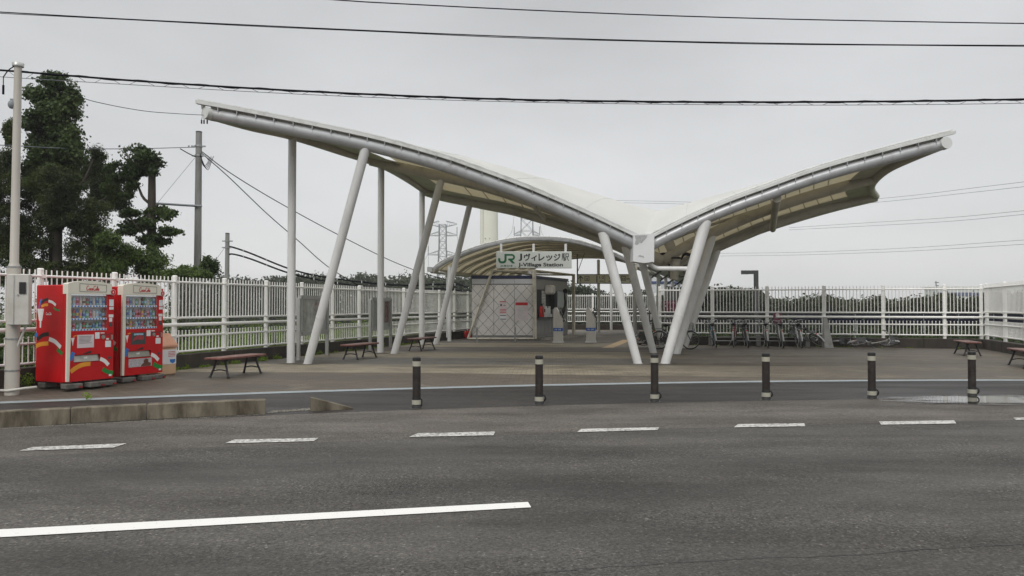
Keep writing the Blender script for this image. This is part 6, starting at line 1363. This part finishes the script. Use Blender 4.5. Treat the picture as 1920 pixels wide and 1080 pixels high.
tree('broken topped tree with a bare dark trunk and flat leafy layers', 285, 27, -.5, [(284, 560, .17), (284.5, 440, .15), (285, 318, .12)],
     scatter([(262, 300, 36, 28, 27), (232, 322, 38, 18, 27), (225, 350, 32, 22, 27), (288, 310, 16, 18, 26.8), (245, 400, 18, 7, 27), (300, 400, 28, 14, 27), (262, 420, 34, 14, 27), (322, 432, 20, 8, 27), (240, 432, 20, 8, 27), (290, 450, 30, 12, 27)], 16, (.16, .32), seed=5), 'broad', 22000, .10, 25,
     branches=[[(284, 384, 27, .06), (268, 370, 27, .05), (256, 345, 27, .035), (232, 330, 27, .02)], [(284, 460, 27, .05), (262, 430, 27, .03), (240, 405, 27, .015)], [(285, 460, 27, .04), (305, 430, 27, .03), (330, 432, 27, .012)]], aspect=.7, droop=.3)
for i, (x, y, rx, ry, Y, lb) in enumerate(((215, 480, 34, 45, 25, 'leafy green bush under the broken topped tree'), (268, 495, 44, 34, 26, 'bushy green shrub round the foot of the bare dark trunk'), (345, 514, 40, 14, 25, 'low leafy shrub left of the taller concrete pole'), (395, 505, 13, 22, 27, 'wispy shrub right of the taller concrete pole'))):
    c = P(x, y, Y); t = thing('shrub', lb, 'shrub', (c.x, Y, -.6)); mb = MB(); mb.tube([(0, 0, 0), (0, 0, c.z)], .03, 5); mb.build('stem', M['bark'], t)
    leaves('foliage', M['fresh' if i < 3 else 'broad'], [PC(*q) for q in scatter([(x, y, rx, ry, Y)], 18, seed=30+i)], 9000 if i < 2 else 4000, .10, t, seed=40+i, aspect=.45, vertical=.3)
# undergrowth along the outside of the left fence
cl = []; q = random.Random(8)
for i in range(95):
    Y = q.uniform(12.5, 27.5); off = q.uniform(.7, 4.5); h_ = q.uniform(1.2, 2.5) if Y < 21.5 else q.uniform(.5, 1.0)
    x = -9.03+(Y-14.8)*.3075-off; cl.append((Vector((x, Y+off*.2, -.3+h_*.45)), (q.uniform(.5, .9), q.uniform(.5, .9), h_*.55)))
tag(leaves('undergrowth', M['bush'], cl, 70000, .085, seed=51, aspect=.5, vertical=.2), 'dense dark undergrowth behind the left fence', 'undergrowth', kind='stuff')
cl = []
for i in range(130):
    Y = q.uniform(16, 33); off = q.uniform(.35, 3.2); h_ = q.uniform(.7, 1.35)
    x = -9.03+(Y-14.8)*.3075-off; cl.append((Vector((x, Y, -.3+h_*.5)), (q.uniform(.3, .6), q.uniform(.3, .6), h_*.55)))
for i in range(120):
    Y = q.uniform(16.5, 31); off = q.uniform(.3, .75); h_ = q.uniform(.7, 1.25)
    cl.append((Vector((-9.03+(Y-14.8)*.3075-off, Y, -.3+h_*.5)), (.28, .4, h_*.5)))
tag(leaves('weeds', M['weed'], cl, 90000, .10, seed=52, aspect=.28, vertical=.7), 'bright green weeds at the foot of the left fence', 'weeds', kind='stuff')
# weeds and bushes below the back and right fences
cl = []
for i in range(150):
    x = q.uniform(7, 22); Y = 29.9-(x-7.7)*.287+q.uniform(.5, 7) if x < 17 else q.uniform(17, 30); x = x if x < 17 else x
    zz_ = float(hground(np.array(x), np.array(Y))); h_ = q.uniform(.5, 1.3)+max(0, -.6-zz_)*.8; cl.append((Vector((x, Y, zz_+h_*.5)), (q.uniform(.5, .9), q.uniform(.5, .9), h_*.55)))
tag(leaves('undergrowth', M['bush'], cl, 30000, .15, seed=53, aspect=.4, vertical=.4), 'dark undergrowth below the back fence', 'undergrowth', kind='stuff')
# far woods
def wood(name, label, spans, Y, n, size, seed, mt='pine', depth=10, zb=-4.0, rpx=14):
    """spans: polyline (px, ytop) of the tree tops"""
    q = random.Random(seed); cl = []; x = spans[0][0]
    while x < spans[-1][0]:
        for (xa, ya), (xb_, yb) in zip(spans, spans[1:]):
            if xa <= x <= xb_: yt = lerp(ya, yb, (x-xa)/(xb_-xa))
        for k in range(3):
            Yk = Y+k*depth/3+q.uniform(-1, 1); top = P(x, yt+q.uniform(-2, 7)+[3, 0, -.5][k], Yk); r_ = rpx*q.uniform(.6, 1.25)*Yk/FPX; z = top.z-r_*.8
            while z > zb: cl.append((Vector((top.x+q.uniform(-.4, .4)*r_, Yk, z)), (r_, r_, r_*.9))); z -= r_*1.25
        x += rpx*.75*q.uniform(.7, 1.2)
    return tag(leaves(name, M[mt], cl, n, size, seed=seed, aspect=.6), label, 'wood', kind='stuff')
wood('wood', 'far dark wooded ridge beyond the left fence', [(330, 524), (420, 516), (480, 522), (540, 514), (600, 512), (640, 520), (690, 510), (720, 520), (770, 513), (830, 517), (900, 515), (960, 520)], 110, 120000, .42, 61, depth=30, rpx=12)
wood('wood', 'wooded ridge seen through the passage beyond the booth', [(1050, 536), (1085, 531), (1110, 538), (1145, 552), (1175, 556), (1190, 545), (1215, 540), (1250, 545)], 75, 60000, .28, 62, depth=14, rpx=10)
wood('wood', 'grey green wooded rise behind the upright bicycles', [(1255, 545), (1300, 541), (1350, 539), (1400, 541), (1425, 547), (1445, 557)], 52, 110000, .22, 63, depth=10, rpx=12)
wood('wood', 'dark tree line beyond the right half of the back fence', [(1420, 556), (1460, 560), (1500, 557), (1545, 552), (1580, 562), (1610, 561), (1650, 552), (1665, 562), (1690, 560), (1706, 560), (1713, 549), (1722, 558), (1750, 549), (1785, 549), (1800, 560), (1830, 552), (1880, 548), (1960, 546), (2050, 545)], 56, 190000, .23, 64, mt='farbush', depth=9, rpx=11)
# navy barrier seen through the gap of the back fence
a_, b_ = P(1480, 590, 42), P(2000, 590, 40); t = thing('site_barrier', 'long navy blue barrier running behind the gap in the back fence', 'barrier', (a_.x, 42, -3.9))
mb = MB(); L_ = 12
for k in range(8):
    p = a_.lerp(b_, k/8); p2 = a_.lerp(b_, (k+.96)/8); mb = MB(); mb.prism([(p.x, p.y, .72), (p2.x, p2.y, .72), (p2.x, p2.y, 1.2), (p.x, p.y, 1.2)], (0, .06, 0)); mb.build('barrier_panel', M['navydark'], t, True)
    mb = MB(); mb.tube([(p.x, p.y+.1, -4), (p.x, p.y+.1, 1.2)], .05, 6); mb.build('post', M['lattice'], t, True)
# small weeds on the forecourt edges
cl = []
for i in range(46):
    Y = q.uniform(13.2, 31); x = -9.03+(Y-14.8)*.3075+.18; cl.append((Vector((x+q.uniform(0, .08), Y, PZ+.02)), (.09, .12, q.choice([.03, .05, .09]))))
cl += [(Vector((-9.0, 14.35, PZ+.12)), (.12, .16, .14)), (G(165, 748, .05)+Vector((0, 0, .05)), (.07, .05, .06))]
for i in range(20): x = q.uniform(6, 16.4); cl.append((Vector((x, 29.76-(x-7.711)*.287-.2, PZ+.01)), (.12, .06, .03)))
tag(leaves('weeds', M['weed'], cl, 5000, .06, seed=54, aspect=.35, vertical=.6), 'small weeds growing in the joints along the low walls', 'weeds', kind='stuff')
# ------------------------------------------------------------------ thin haze in the air
mb = MB(); mb.box((0, 340, 25), (760, 820, 66)); hz = mb.build('haze', [])
hm = bpy.data.materials.new('haze_air'); hm.use_nodes = True; hm.node_tree.nodes.clear(); o_ = hm.node_tree.nodes.new('ShaderNodeOutputMaterial'); v_ = hm.node_tree.nodes.new('ShaderNodeVolumePrincipled')
v_.inputs['Color'].default_value = (.96, .97, .98, 1); v_.inputs['Density'].default_value = .0006; v_.inputs['Anisotropy'].default_value = 0; hm.node_tree.links.new(v_.outputs[0], o_.inputs['Volume'])
hz.data.materials.append(hm); tag(hz, 'thin pale haze over the distance', 'haze', kind='stuff')
#PART7
